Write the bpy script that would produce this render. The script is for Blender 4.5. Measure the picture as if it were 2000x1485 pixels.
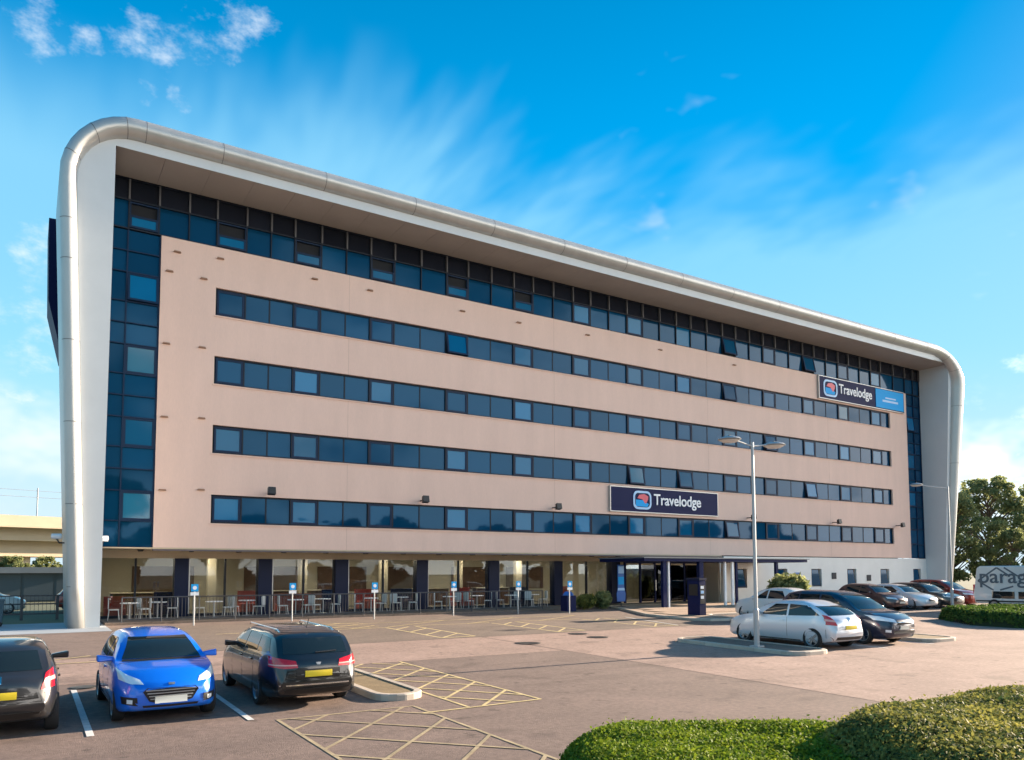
import bpy, bmesh, math, random
import numpy as np
from mathutils import Vector, Matrix
from mathutils.bvhtree import BVHTree
random.seed(7); rng = np.random.default_rng(7)
R = math.radians
for o in list(bpy.data.objects): bpy.data.objects.remove(o, do_unlink=True)
scene = bpy.context.scene
COL = scene.collection

# ------------------------------------------------------------------ camera
cam = bpy.data.cameras.new('camera'); cam_o = bpy.data.objects.new('camera', cam); COL.objects.link(cam_o)
scene.camera = cam_o
cam.sensor_width = 36; cam.lens = 27.0; cam.shift_y = 0.1384; cam.clip_start = 0.1; cam.clip_end = 4000
def cam_axes(yaw, pitch, roll):
    f = Vector((math.sin(yaw)*math.cos(pitch), math.cos(yaw)*math.cos(pitch), math.sin(pitch)))
    r = Vector((math.cos(yaw), -math.sin(yaw), 0)); u = r.cross(f)
    c, s = math.cos(roll), math.sin(roll)
    return c*r+s*u, -s*r+c*u, f
cr, cu, cf = cam_axes(0.56299, 0.06581, -0.00228)
m = Matrix.Identity(4)
for i in range(3): m[i][0] = cr[i]; m[i][1] = cu[i]; m[i][2] = -cf[i]
m[0][3], m[1][3], m[2][3] = -6.971, -36.603, 2.13
cam_o.matrix_world = m

# ------------------------------------------------------------------ sun, sky, exposure
SUN_EL, SUN_OUT = 15.0, 1.8            # elevation; degrees in front of the facade plane
sv = Vector((math.cos(R(SUN_EL))*math.cos(R(SUN_OUT)), -math.cos(R(SUN_EL))*math.sin(R(SUN_OUT)), math.sin(R(SUN_EL))))
sun = bpy.data.lights.new('sun', 'SUN'); sun.energy = 3.7; sun.angle = R(0.6); sun.color = (1.0, 0.80, 0.60)
sun_o = bpy.data.objects.new('sun', sun); COL.objects.link(sun_o)
sun_o.rotation_euler = sv.to_track_quat('Z', 'Y').to_euler(); sun_o.location = (120, -10, 60)

world = bpy.data.worlds.new('World'); scene.world = world; world.use_nodes = True
nt = world.node_tree; nt.nodes.clear()
def N(t, **k):
    n = nt.nodes.new(t)
    for a, b in k.items(): setattr(n, a, b)
    return n
def Lk(a, b): nt.links.new(a, b)
def Mth(op, a, b=None, c=None, clamp=False):
    n = N('ShaderNodeMath', operation=op); n.use_clamp = clamp
    for i, v in enumerate((a, b, c)):
        if v is None: continue
        if isinstance(v, (int, float)): n.inputs[i].default_value = v
        else: Lk(v, n.inputs[i])
    return n.outputs[0]
def MapR(v, a, b, c=0.0, d=1.0):
    n = N('ShaderNodeMapRange', interpolation_type='SMOOTHSTEP')
    Lk(v, n.inputs[0]); n.inputs[1].default_value = a; n.inputs[2].default_value = b; n.inputs[3].default_value = c; n.inputs[4].default_value = d
    return n.outputs[0]
out = N('ShaderNodeOutputWorld'); bg = N('ShaderNodeBackground'); Lk(bg.outputs[0], out.inputs[0])
sky = N('ShaderNodeTexSky', sky_type='NISHITA'); sky.sun_disc = False
sky.sun_elevation = R(SUN_EL); sky.sun_rotation = R(90+SUN_OUT)
sky.altitude = 300; sky.air_density = 1.0; sky.dust_density = 0.4; sky.ozone_density = 3.0
hs = N('ShaderNodeHueSaturation'); hs.inputs['Saturation'].default_value = 1.5; hs.inputs['Hue'].default_value = 0.486; hs.inputs['Value'].default_value = 1.02
bw = N('ShaderNodeRGBToBW'); Lk(sky.outputs[0], bw.inputs[0])
gm_ = N('ShaderNodeVectorMath', operation='SCALE'); Lk(sky.outputs[0], gm_.inputs[0]); Lk(Mth('DIVIDE', 1.0, Mth('ADD', bw.outputs[0], 1.0)), gm_.inputs['Scale']); Lk(gm_.outputs[0], hs.inputs['Color'])
tc = N('ShaderNodeTexCoord'); sx = N('ShaderNodeSeparateXYZ'); Lk(tc.outputs['Generated'], sx.inputs[0])
X, Y, Z = sx.outputs
zz = Mth('ADD', Mth('MAXIMUM', Z, 0.0), 0.12)
cx = N('ShaderNodeCombineXYZ'); Lk(Mth('DIVIDE', X, zz), cx.inputs[0]); Lk(Mth('DIVIDE', Y, zz), cx.inputs[1])
def noise(scale, detail, rough, vec, dist=0.0, off=(0,0,0), sc=(1,1,1), rot=0.0):
    mp = N('ShaderNodeMapping'); mp.inputs['Location'].default_value = off; mp.inputs['Scale'].default_value = sc; mp.inputs['Rotation'].default_value = (0,0,rot)
    Lk(vec, mp.inputs[0])
    n = N('ShaderNodeTexNoise'); n.inputs['Scale'].default_value = scale; n.inputs['Detail'].default_value = detail
    n.inputs['Roughness'].default_value = rough; n.inputs['Distortion'].default_value = dist
    Lk(mp.outputs[0], n.inputs['Vector']); return n.outputs[0]
PUFFS = [((.155,.805,.573),3.4),((.108,.811,.585),1.6),((.085,.835,.544),2.4),((-.012,.85,.526),2.0),((.032,.848,.528),1.2),((.12,.85,.50),1.0),((.09,.86,.505),0.9),((-.009,.964,.264),4.0),((-.021,.981,.193),3.2),((.004,.988,.152),3.6),((.006,.942,.335),2.8),((.95,.36,.17),6.0),((.90,.41,.12),6.0)]
# thin streaky veil that thickens towards the horizon
streak = noise(1.7, 4, 0.66, cx.outputs[0], 0.6, (3.1,1.7,0), (1.0,0.35,1), 0.5)
edge = Mth('ADD', Mth('ADD', Z, Mth('MULTIPLY', X, 0.12)), Mth('MULTIPLY', Mth('SUBTRACT', streak, 0.5), 0.32))
veil = MapR(edge, 0.58, 0.44, 0.0, 0.62)
veil2 = MapR(Z, 0.42, 0.0, 0.0, 0.55)
# broken puffs and cumulus banks where they hang in the sky
nrm = N('ShaderNodeVectorMath', operation='NORMALIZE'); Lk(tc.outputs['Generated'], nrm.inputs[0])
sq = N('ShaderNodeCombineXYZ'); Lk(X, sq.inputs[0]); Lk(Y, sq.inputs[1]); Lk(Mth('MULTIPLY', Z, 1.7), sq.inputs[2])
pn = noise(15.0, 5, 0.64, sq.outputs[0], 0.0, (0.35,4.4,0)); pn2 = noise(5.0, 4, 0.60, sq.outputs[0], 0.0, (2.1,0.7,0.3))
def blobs(lst, soft):
    acc = None
    for d_, rad in lst:
        dp = N('ShaderNodeVectorMath', operation='DOT_PRODUCT'); Lk(nrm.outputs[0], dp.inputs[0]); dp.inputs[1].default_value = Vector(d_).normalized()
        g_ = MapR(dp.outputs['Value'], math.cos(R(rad*1.5)), math.cos(R(rad*soft)))
        acc = g_ if acc is None else Mth('MAXIMUM', acc, g_)
    return acc
A_ = blobs(PUFFS, 0.15)
puffm = MapR(Mth('ADD', Mth('MULTIPLY', Mth('SUBTRACT', pn, 0.5), 2.6), A_), 0.85, 1.75, 0.0, 0.78)
puffm = Mth('MULTIPLY', puffm, MapR(A_, 0.05, 0.45))
lowz = MapR(Z, 0.36, 0.10, 0.0, 1.0)
lowm = MapR(Mth('ADD', Mth('MULTIPLY', Mth('SUBTRACT', pn2, 0.5), 2.4), Mth('MULTIPLY', lowz, 0.85)), 0.62, 1.25, 0.0, 0.8)
# cloud guessed from window reflections, mostly unseen, added bright to lift the shaded facade
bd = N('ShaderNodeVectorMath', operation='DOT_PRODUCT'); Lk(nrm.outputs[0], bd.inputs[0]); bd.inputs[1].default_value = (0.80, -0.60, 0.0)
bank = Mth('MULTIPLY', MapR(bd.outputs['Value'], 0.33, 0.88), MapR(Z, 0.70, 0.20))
fill_bankm = MapR(Mth('ADD', Mth('MULTIPLY', Mth('SUBTRACT', pn2, 0.5), 2.6), bank), 0.35, 1.0, 0.0, 0.92)
cl = Mth('MAXIMUM', Mth('MAXIMUM', puffm, lowm), fill_bankm)
c1 = N('ShaderNodeMixRGB'); c1.inputs[2].default_value = (0.55, 1.13, 1.42, 1)
dk = N('ShaderNodeVectorMath', operation='SCALE'); Lk(hs.outputs[0], dk.inputs[0]); Lk(MapR(Z, 0.42, 0.72, 1.0, 0.70), dk.inputs['Scale'])
Lk(Mth('ADD', veil, veil2, clamp=True), c1.inputs[0]); Lk(dk.outputs[0], c1.inputs[1])
hz = N('ShaderNodeMixRGB'); hz.inputs[2].default_value = (0.98, 1.2, 1.33, 1); Lk(MapR(Z, 0.26, 0.02, 0.0, 0.9), hz.inputs[0]); Lk(c1.outputs[0], hz.inputs[1])
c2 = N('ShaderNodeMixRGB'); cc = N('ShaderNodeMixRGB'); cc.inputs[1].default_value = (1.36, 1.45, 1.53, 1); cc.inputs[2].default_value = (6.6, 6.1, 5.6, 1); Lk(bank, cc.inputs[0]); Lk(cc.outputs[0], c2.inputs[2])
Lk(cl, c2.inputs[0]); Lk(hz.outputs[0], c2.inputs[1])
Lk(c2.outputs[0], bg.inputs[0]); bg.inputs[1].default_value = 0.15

scene.view_settings.view_transform = 'Standard'; scene.view_settings.look = 'None'
scene.view_settings.exposure = 2.36; scene.view_settings.gamma = 1.0; scene.view_settings.use_curve_mapping = False
scene.render.engine = 'CYCLES'
scene.cycles.max_bounces = 6; scene.cycles.diffuse_bounces = 3; scene.cycles.glossy_bounces = 3; scene.cycles.transmission_bounces = 4; scene.cycles.transparent_max_bounces = 8
scene.render.resolution_x = 1024; scene.render.resolution_y = 760

# ------------------------------------------------------------------ materials
MATS = {}
def mat(name, col, rough=0.6, metal=0.0, var=0.0, vscale=3.0, bump=0.0, bscale=40.0, coat=0.0, spec=0.5, ior=1.5, emit=None, estr=1.0, vstretch=(1,1,1), randv=0.0, mottle=0.0):
    if name in MATS: return MATS[name]
    M = bpy.data.materials.new(name); M.use_nodes = True; MATS[name] = M
    t = M.node_tree; b = t.nodes['Principled BSDF']
    b.inputs['Base Color'].default_value = (*col, 1); b.inputs['Roughness'].default_value = rough; b.inputs['Metallic'].default_value = metal
    b.inputs['IOR'].default_value = ior; b.inputs['Specular IOR Level'].default_value = spec
    b.inputs['Coat Weight'].default_value = coat; b.inputs['Coat Roughness'].default_value = 0.04
    if emit: b.inputs['Emission Color'].default_value = (*emit, 1); b.inputs['Emission Strength'].default_value = estr
    if var or bump or randv or mottle:
        co = t.nodes.new('ShaderNodeTexCoord'); geo = t.nodes.new('ShaderNodeNewGeometry')
        mp = t.nodes.new('ShaderNodeMapping'); mp.inputs['Scale'].default_value = vstretch
        t.links.new(geo.outputs['Position'], mp.inputs[0])
        last = None
        if var or mottle:
            n = t.nodes.new('ShaderNodeTexNoise'); n.inputs['Scale'].default_value = vscale; n.inputs['Detail'].default_value = 7; n.inputs['Roughness'].default_value = 0.65
            t.links.new(mp.outputs[0], n.inputs['Vector'])
            mr = t.nodes.new('ShaderNodeMapRange'); mr.inputs[1].default_value = 0.28; mr.inputs[2].default_value = 0.72
            mr.inputs[3].default_value = 1-var; mr.inputs[4].default_value = 1+var; t.links.new(n.outputs[0], mr.inputs[0]); last = mr.outputs[0]
            if mottle:
                n2 = t.nodes.new('ShaderNodeTexNoise'); n2.inputs['Scale'].default_value = vscale*23; n2.inputs['Detail'].default_value = 3
                t.links.new(mp.outputs[0], n2.inputs['Vector'])
                mr2 = t.nodes.new('ShaderNodeMapRange'); mr2.inputs[1].default_value = 0.25; mr2.inputs[2].default_value = 0.75
                mr2.inputs[3].default_value = 1-mottle; mr2.inputs[4].default_value = 1+mottle; t.links.new(n2.outputs[0], mr2.inputs[0])
                mm = t.nodes.new('ShaderNodeMath'); mm.operation = 'MULTIPLY'; t.links.new(last, mm.inputs[0]); t.links.new(mr2.outputs[0], mm.inputs[1]); last = mm.outputs[0]
        if randv:
            oi = t.nodes.new('ShaderNodeObjectInfo'); mr = t.nodes.new('ShaderNodeMapRange'); mr.inputs[3].default_value = 1-randv; mr.inputs[4].default_value = 1+randv
            t.links.new(oi.outputs['Random'], mr.inputs[0])
            if last is None: last = mr.outputs[0]
            else:
                mm = t.nodes.new('ShaderNodeMath'); mm.operation = 'MULTIPLY'; t.links.new(last, mm.inputs[0]); t.links.new(mr.outputs[0], mm.inputs[1]); last = mm.outputs[0]
        if last is not None:
            mx = t.nodes.new('ShaderNodeVectorMath'); mx.operation = 'SCALE'; mx.inputs[0].default_value = col
            t.links.new(last, mx.inputs['Scale']); t.links.new(mx.outputs[0], b.inputs['Base Color'])
        if bump:
            n = t.nodes.new('ShaderNodeTexNoise'); n.inputs['Scale'].default_value = bscale; n.inputs['Detail'].default_value = 4
            t.links.new(geo.outputs['Position'], n.inputs['Vector'])
            bp = t.nodes.new('ShaderNodeBump'); bp.inputs['Strength'].default_value = bump; bp.inputs['Distance'].default_value = 0.02
            t.links.new(n.outputs[0], bp.inputs['Height']); t.links.new(bp.outputs[0], b.inputs['Normal'])
    return M

def leaf_mat(name, c1, c2, trans=0.35):
    M = bpy.data.materials.new(name); M.use_nodes = True; t = M.node_tree; b = t.nodes['Principled BSDF']; MATS[name] = M
    geo = t.nodes.new('ShaderNodeNewGeometry'); r = t.nodes.new('ShaderNodeValToRGB')
    r.color_ramp.elements[0].color = (*c1, 1); r.color_ramp.elements[1].color = (*c2, 1)
    n_ = t.nodes.new('ShaderNodeTexNoise'); n_.inputs['Scale'].default_value = 2.2; n_.inputs['Detail'].default_value = 4; t.links.new(geo.outputs['Position'], n_.inputs['Vector'])
    ma = t.nodes.new('ShaderNodeMath'); ma.operation = 'MULTIPLY_ADD'; ma.inputs[1].default_value = 0.55; t.links.new(geo.outputs['Random Per Island'], ma.inputs[0])
    mb_ = t.nodes.new('ShaderNodeMath'); mb_.operation = 'MULTIPLY_ADD'; mb_.inputs[1].default_value = 1.6; mb_.inputs[2].default_value = -0.57; t.links.new(n_.outputs[0], mb_.inputs[0]); t.links.new(mb_.outputs[0], ma.inputs[2])
    t.links.new(ma.outputs[0], r.inputs[0]); t.links.new(r.outputs[0], b.inputs['Base Color'])
    b.inputs['Roughness'].default_value = 0.7; b.inputs['Specular IOR Level'].default_value = 0.2
    tr = t.nodes.new('ShaderNodeBsdfTranslucent'); t.links.new(r.outputs[0], tr.inputs[0])
    mx = t.nodes.new('ShaderNodeMixShader'); mx.inputs[0].default_value = trans
    t.links.new(b.outputs[0], mx.inputs[1]); t.links.new(tr.outputs[0], mx.inputs[2]); t.links.new(mx.outputs[0], t.nodes['Material Output'].inputs[0])
    return M

def clear_glass(name, tint, refl=0.12):
    M = bpy.data.materials.new(name); M.use_nodes = True; t = M.node_tree; MATS[name] = M
    t.nodes.remove(t.nodes['Principled BSDF'])
    tr = t.nodes.new('ShaderNodeBsdfTransparent'); tr.inputs[0].default_value = (*tint, 1)
    gl = t.nodes.new('ShaderNodeBsdfGlossy'); gl.inputs['Roughness'].default_value = 0.01; gl.inputs[0].default_value = (0.62, 0.68, 0.74, 1)
    fr = t.nodes.new('ShaderNodeFresnel'); fr.inputs[0].default_value = 1.5
    ad = t.nodes.new('ShaderNodeMath'); ad.operation = 'ADD'; ad.inputs[1].default_value = refl; ad.use_clamp = True
    t.links.new(fr.outputs[0], ad.inputs[0])
    mx = t.nodes.new('ShaderNodeMixShader'); t.links.new(ad.outputs[0], mx.inputs[0]); t.links.new(tr.outputs[0], mx.inputs[1]); t.links.new(gl.outputs[0], mx.inputs[2])
    t.links.new(mx.outputs[0], t.nodes['Material Output'].inputs[0]); return M

def asphalt(name, col):
    M = mat(name, col, 0.9, var=0.20, vscale=0.45, bump=0.5, bscale=70, mottle=0.22); t = M.node_tree; b = t.nodes['Principled BSDF']
    src = b.inputs['Base Color'].links[0].from_socket; geo = t.nodes.new('ShaderNodeNewGeometry'); last = src
    for sc_, lo, hi, dk_, st in ((0.9,0.60,0.70,0.72,(1,1,1)),(2.6,0.66,0.72,0.62,(1,1,1)),(1.6,0.60,0.74,0.84,(0.12,1,1)),(34.0,0.60,0.66,1.28,(1,1,1))):
        mp = t.nodes.new('ShaderNodeMapping'); mp.inputs['Scale'].default_value = st; mp.inputs['Location'].default_value = (sc_*3.7,1.3,0); t.links.new(geo.outputs['Position'], mp.inputs[0])
        n = t.nodes.new('ShaderNodeTexNoise'); n.inputs['Scale'].default_value = sc_; n.inputs['Detail'].default_value = 3; t.links.new(mp.outputs[0], n.inputs['Vector'])
        mr = t.nodes.new('ShaderNodeMapRange'); mr.inputs[1].default_value = lo; mr.inputs[2].default_value = hi; mr.inputs[3].default_value = 1.0; mr.inputs[4].default_value = dk_; t.links.new(n.outputs[0], mr.inputs[0])
        v = t.nodes.new('ShaderNodeVectorMath'); v.operation = 'SCALE'; t.links.new(last, v.inputs[0]); t.links.new(mr.outputs[0], v.inputs['Scale']); last = v.outputs[0]
    t.links.new(last, b.inputs['Base Color']); return M
m_asph = asphalt('asphalt', (0.168,0.119,0.098))
m_asph2 = asphalt('asphalt_pink', (0.295,0.203,0.165))
m_asph3 = asphalt('asphalt_dark', (0.16,0.120,0.095))
m_pave = mat('paving', (0.36,0.26,0.19), 0.85, var=0.10, vscale=0.8, bump=0.2, bscale=60, randv=0.10)
m_kerb = mat('kerb_stone', (0.46,0.40,0.33), 0.8, var=0.12, vscale=4, randv=0.12)
m_pathw = mat('pale_path', (0.30,0.34,0.38), 0.85, var=0.1, vscale=1.0)
m_grass = mat('ground_far', (0.10,0.11,0.06), 0.95, var=0.3, vscale=0.12)
m_soil = mat('verge_soil', (0.20,0.145,0.075), 0.95, var=0.25, vscale=3, bump=0.5, bscale=30)
m_yel = mat('yellow_paint', (0.52,0.41,0.20), 0.85, var=0.35, vscale=3, mottle=0.3)
m_yelf = mat('yellow_paint_faded', (0.33,0.26,0.155), 0.9, var=0.35, vscale=3, mottle=0.3)
m_wht = mat('white_paint', (0.58,0.58,0.56), 0.8, var=0.2, vscale=5, mottle=0.2)
m_pink = mat('pink_render', (0.76,0.54,0.445), 0.85, var=0.055, vscale=0.9, bump=0.12, bscale=120, mottle=0.03, vstretch=(1,1,0.22))
m_frame = mat('frame_metal', (0.46,0.46,0.44), 0.36, metal=0.45, var=0.10, vscale=1.2, spec=0.6, vstretch=(1,1,0.25))
m_lip = mat('frame_panel', (0.58,0.61,0.62), 0.45, var=0.04, vscale=0.6)
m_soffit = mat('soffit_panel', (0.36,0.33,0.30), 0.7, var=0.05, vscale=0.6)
m_joint = mat('joint_gap', (0.16,0.16,0.16), 0.5)
m_glass = mat('tinted_glass', (0.003,0.046,0.105), 0.03, spec=0.5, ior=1.37, randv=0.25)
m_glass.node_tree.nodes['Principled BSDF'].inputs['Specular Tint'].default_value = (0.26,0.60,1,1)
m_glassb = mat('blue_glass', (0.004,0.105,0.23), 0.04, ior=1.37, randv=0.4)
m_glassb.node_tree.nodes['Principled BSDF'].inputs['Specular Tint'].default_value = (0.5,0.8,1,1)
m_glassd = mat('clerestory_glass', (0.012,0.016,0.026), 0.06, ior=1.33, randv=0.2)
m_fnavy = mat('window_frame_blue', (0.005,0.022,0.060), 0.5, spec=0.2)
m_glassn = mat('net_curtain_glass', (0.015,0.13,0.22), 0.05, ior=1.5, randv=0.3)
m_fdark = mat('window_frame_dark', (0.012,0.018,0.030), 0.5, spec=0.2)
m_mull = mat('mullion_grey', (0.10,0.10,0.105), 0.5)
m_open = mat('room_dark', (0.012,0.014,0.018), 0.9)
m_navy = mat('navy_paint', (0.004,0.010,0.062), 0.55, spec=0.15)
m_pier = mat('pier_navy', (0.005,0.011,0.040), 0.5, spec=0.2)
m_cream = mat('cream_fascia', (0.55,0.44,0.30), 0.7, var=0.06, vscale=1)
m_white = mat('white_render', (0.80,0.78,0.73), 0.8, var=0.05, vscale=0.7)
m_shop = clear_glass('shop_glass', (0.80,0.85,0.84), 0.0)
m_steel = mat('steel_mullion', (0.42,0.43,0.43), 0.35, metal=0.5)
m_rail = mat('rail_dark', (0.05,0.055,0.065), 0.45)
m_black = mat('black_trim', (0.012,0.012,0.013), 0.45)
m_rubber = mat('rubber', (0.018,0.018,0.019), 0.85)
m_rim = mat('alloy_rim', (0.30,0.31,0.32), 0.4, metal=0.8)
m_cglass = mat('car_glass', (0.010,0.016,0.018), 0.02, ior=1.6)
m_chrome = mat('chrome', (0.75,0.75,0.76), 0.12, metal=1.0)
m_lamp = mat('headlamp_glass', (0.74,0.80,0.84), 0.10, metal=0.1, coat=1.0)
m_red = mat('tail_lamp_red', (0.50,0.008,0.012), 0.15, coat=1.0)
m_amber = mat('tail_lamp_clear', (0.75,0.35,0.30), 0.15, coat=1.0)
m_plw = mat('plate_white', (0.72,0.73,0.66), 0.4)
m_ply = mat('plate_yellow', (0.80,0.60,0.03), 0.4)
m_lens = mat('lamp_lens', (0.72,0.72,0.68), 0.25)
m_galv = mat('galvanised', (0.42,0.44,0.45), 0.45, metal=0.4)
m_sblue = mat('sign_blue', (0.015,0.12,0.42), 0.4)
m_cyan = mat('sign_cyan', (0.008,0.36,0.80), 0.55, spec=0.2)
m_pale = mat('sign_pale_blue', (0.35,0.58,0.85), 0.4)
m_redp = mat('sign_red', (0.65,0.06,0.10), 0.4)
m_lett = mat('letter_white', (0.85,0.86,0.88), 0.4)
m_wood = mat('brown_panel', (0.075,0.035,0.022), 0.6, var=0.2, vscale=2)
m_int = mat('interior_wall', (0.40,0.36,0.30), 0.8)
m_intc = mat('interior_ceiling', (0.5,0.45,0.36), 0.8)
m_intf = mat('interior_floor', (0.22,0.20,0.18), 0.6)
m_sofa = mat('red_sofa', (0.32,0.05,0.045), 0.7)
m_conc = mat('viaduct_concrete', (0.56,0.46,0.33), 0.85, var=0.08, vscale=0.4)
m_shed = mat('shed_grey', (0.30,0.31,0.32), 0.7, var=0.08, vscale=1)
m_shedd = mat('shed_dark', (0.09,0.12,0.14), 0.6)
m_bark = mat('bark', (0.14,0.10,0.075), 0.9, var=0.25, vscale=6)
l_tree = leaf_mat('leaf_tree', (0.11,0.145,0.055), (0.36,0.38,0.17), .5)
l_treed = leaf_mat('leaf_tree_dark', (0.022,0.042,0.014), (0.075,0.10,0.035))
l_hedge = leaf_mat('leaf_hedge', (0.06,0.13,0.010), (0.25,0.31,0.025))
l_bush = leaf_mat('leaf_bush', (0.035,0.070,0.026), (0.36,0.33,0.08))
l_far = leaf_mat('leaf_far_hedge', (0.03,0.075,0.012), (0.11,0.17,0.035))
m_core = mat('hedge_core', (0.018,0.030,0.008), 0.95)

# ------------------------------------------------------------------ helpers
def tag(o, label=None, cat=None, group=None, kind=None):
    if label: o['label'] = label
    if cat: o['category'] = cat
    if group: o['group'] = group
    if kind: o['kind'] = kind
    return o
def link(name, data, parent=None):
    o = bpy.data.objects.new(name, data); COL.objects.link(o)
    if parent is not None: o.parent = parent
    return o
def thing(name, label, cat, loc=(0,0,0), rot=None, group=None):
    o = link(name, None); o.empty_display_size = 0.3; o.location = loc
    if rot is not None: o.rotation_euler = rot
    return tag(o, label, cat, group)
class MB:
    def __init__(s): s.v = []; s.f = []; s.mi = []; s.cur = 0
    def add(s, vs, fs):
        k = len(s.v); s.v += [tuple(v) for v in vs]; s.f += [tuple(i+k for i in f) for f in fs]; s.mi += [s.cur]*len(fs); return s
    def box(s, a, b):
        x0,y0,z0 = a; x1,y1,z1 = b
        return s.add([(x0,y0,z0),(x1,y0,z0),(x1,y1,z0),(x0,y1,z0),(x0,y0,z1),(x1,y0,z1),(x1,y1,z1),(x0,y1,z1)],
                     [(0,3,2,1),(4,5,6,7),(0,1,5,4),(1,2,6,5),(2,3,7,6),(3,0,4,7)])
    def prism(s, poly, axis, a, b):
        # poly: 2D points; axis 'y' -> (x,z), 'z' -> (x,y), 'x' -> (y,z)
        def P(p, t): return {'y':(p[0],t,p[1]), 'z':(p[0],p[1],t), 'x':(t,p[0],p[1])}[axis]
        n = len(poly); vs = [P(p,a) for p in poly]+[P(p,b) for p in poly]
        fs = [tuple(range(n))[::-1], tuple(range(n,2*n))]+[(i,(i+1)%n,n+(i+1)%n,n+i) for i in range(n)]
        return s.add(vs, fs)
    def tube(s, pts, rad, seg=10, cap=True):
        pts = [Vector(p) for p in pts]; k0 = len(s.v); n = len(pts)
        rad = rad if isinstance(rad, (list,tuple)) else [rad]*n
        vs = []; fs = []
        up0 = None
        for i,p in enumerate(pts):
            d = (pts[min(i+1,n-1)]-pts[max(i-1,0)]).normalized()
            a = d.orthogonal().normalized() if up0 is None else (up0-d*up0.dot(d)).normalized()
            up0 = a; b = d.cross(a)
            for j in range(seg):
                t = 2*math.pi*j/seg; vs.append(p+(a*math.cos(t)+b*math.sin(t))*rad[i])
        for i in range(n-1):
            for j in range(seg): fs.append((i*seg+j, i*seg+(j+1)%seg, (i+1)*seg+(j+1)%seg, (i+1)*seg+j))
        if cap: fs.append(tuple(range(seg))[::-1]); fs.append(tuple(range((n-1)*seg, n*seg)))
        return s.add(vs, fs)
    def lathe(s, prof, c=(0,0,0), seg=20, axis='z', cap=True):
        vs = []; fs = []; n = len(prof)
        for i,(r,h) in enumerate(prof):
            for j in range(seg):
                t = 2*math.pi*j/seg; u,v = r*math.cos(t), r*math.sin(t)
                vs.append({'z':(c[0]+u,c[1]+v,c[2]+h),'y':(c[0]+u,c[1]+h,c[2]+v),'x':(c[0]+h,c[1]+u,c[2]+v)}[axis])
        for i in range(n-1):
            for j in range(seg): fs.append((i*seg+j, i*seg+(j+1)%seg, (i+1)*seg+(j+1)%seg, (i+1)*seg+j))
        if cap: fs.append(tuple(range(seg))[::-1]); fs.append(tuple(range((n-1)*seg, n*seg)))
        return s.add(vs, fs)
    def mesh(s, name, mats, smooth=False, angle=None):
        me = bpy.data.meshes.new(name); me.from_pydata(s.v, [], s.f)
        for mm in (mats if isinstance(mats,(list,tuple)) else [mats]): me.materials.append(mm)
        if isinstance(mats,(list,tuple)) and len(mats) > 1: me.polygons.foreach_set('material_index', s.mi)
        bm = bmesh.new(); bm.from_mesh(me); bmesh.ops.recalc_face_normals(bm, faces=bm.faces); bm.to_mesh(me); bm.free()
        if smooth:
            me.polygons.foreach_set('use_smooth', [True]*len(me.polygons)); me.set_sharp_from_angle(angle=R(angle or 40))
        me.update(); return me
    def build(s, name, mats, parent=None, smooth=False, angle=None):
        return link(name, s.mesh(name, mats, smooth, angle), parent)
def box(name, a, b, mt, parent=None): return MB().box(a, b).build(name, mt, parent)
UNIT = {}
def ubox(name, a, b, mt, parent=None):
    # a piece that shares one unit-cube mesh per (name, material)
    k = (name, mt.name)
    if k not in UNIT: UNIT[k] = MB().box((0,0,0),(1,1,1)).mesh(name, mt)
    o = link(name, UNIT[k], parent); o.location = a; o.scale = (b[0]-a[0], b[1]-a[1], b[2]-a[2]); return o
def gz(y): return 0.0 if y > -3 else 0.012*(y+3)
TILT = math.atan(0.012)
def text_mesh(body, size, mt, depth=0.02, bold=0.0):
    cu_ = bpy.data.curves.new('txt', 'FONT'); cu_.body = body; cu_.size = size; cu_.extrude = depth; cu_.offset = bold; cu_.align_x = 'LEFT'
    o = bpy.data.objects.new('txt', cu_); COL.objects.link(o)
    dg = bpy.context.evaluated_depsgraph_get(); me = bpy.data.meshes.new_from_object(o.evaluated_get(dg))
    bpy.data.objects.remove(o); me.name = 'lettering'; me.materials.clear(); me.materials.append(mt); return me
def fit_text(body, x0, x1, z0, y, mt, parent, name='lettering', height=None, bold=0.0):
    # upright text facing -Y, from x0 to x1, baseline box starting at z0
    me = text_mesh(body, 1.0, mt, 0.02, bold)
    co = np.empty(len(me.vertices)*3); me.vertices.foreach_get('co', co); co = co.reshape(-1,3)
    w = co[:,0].max()-co[:,0].min(); h = co[:,1].max()-co[:,1].min()
    s = (x1-x0)/w; sh = s if height is None else height/h
    nc = np.stack([x0+(co[:,0]-co[:,0].min())*s, y-(co[:,2]-co[:,2].min())*1.0, z0+(co[:,1]-co[:,1].min())*sh], 1)
    me.vertices.foreach_set('co', nc.ravel()); me.update()
    return link(name, me, parent)

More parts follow.
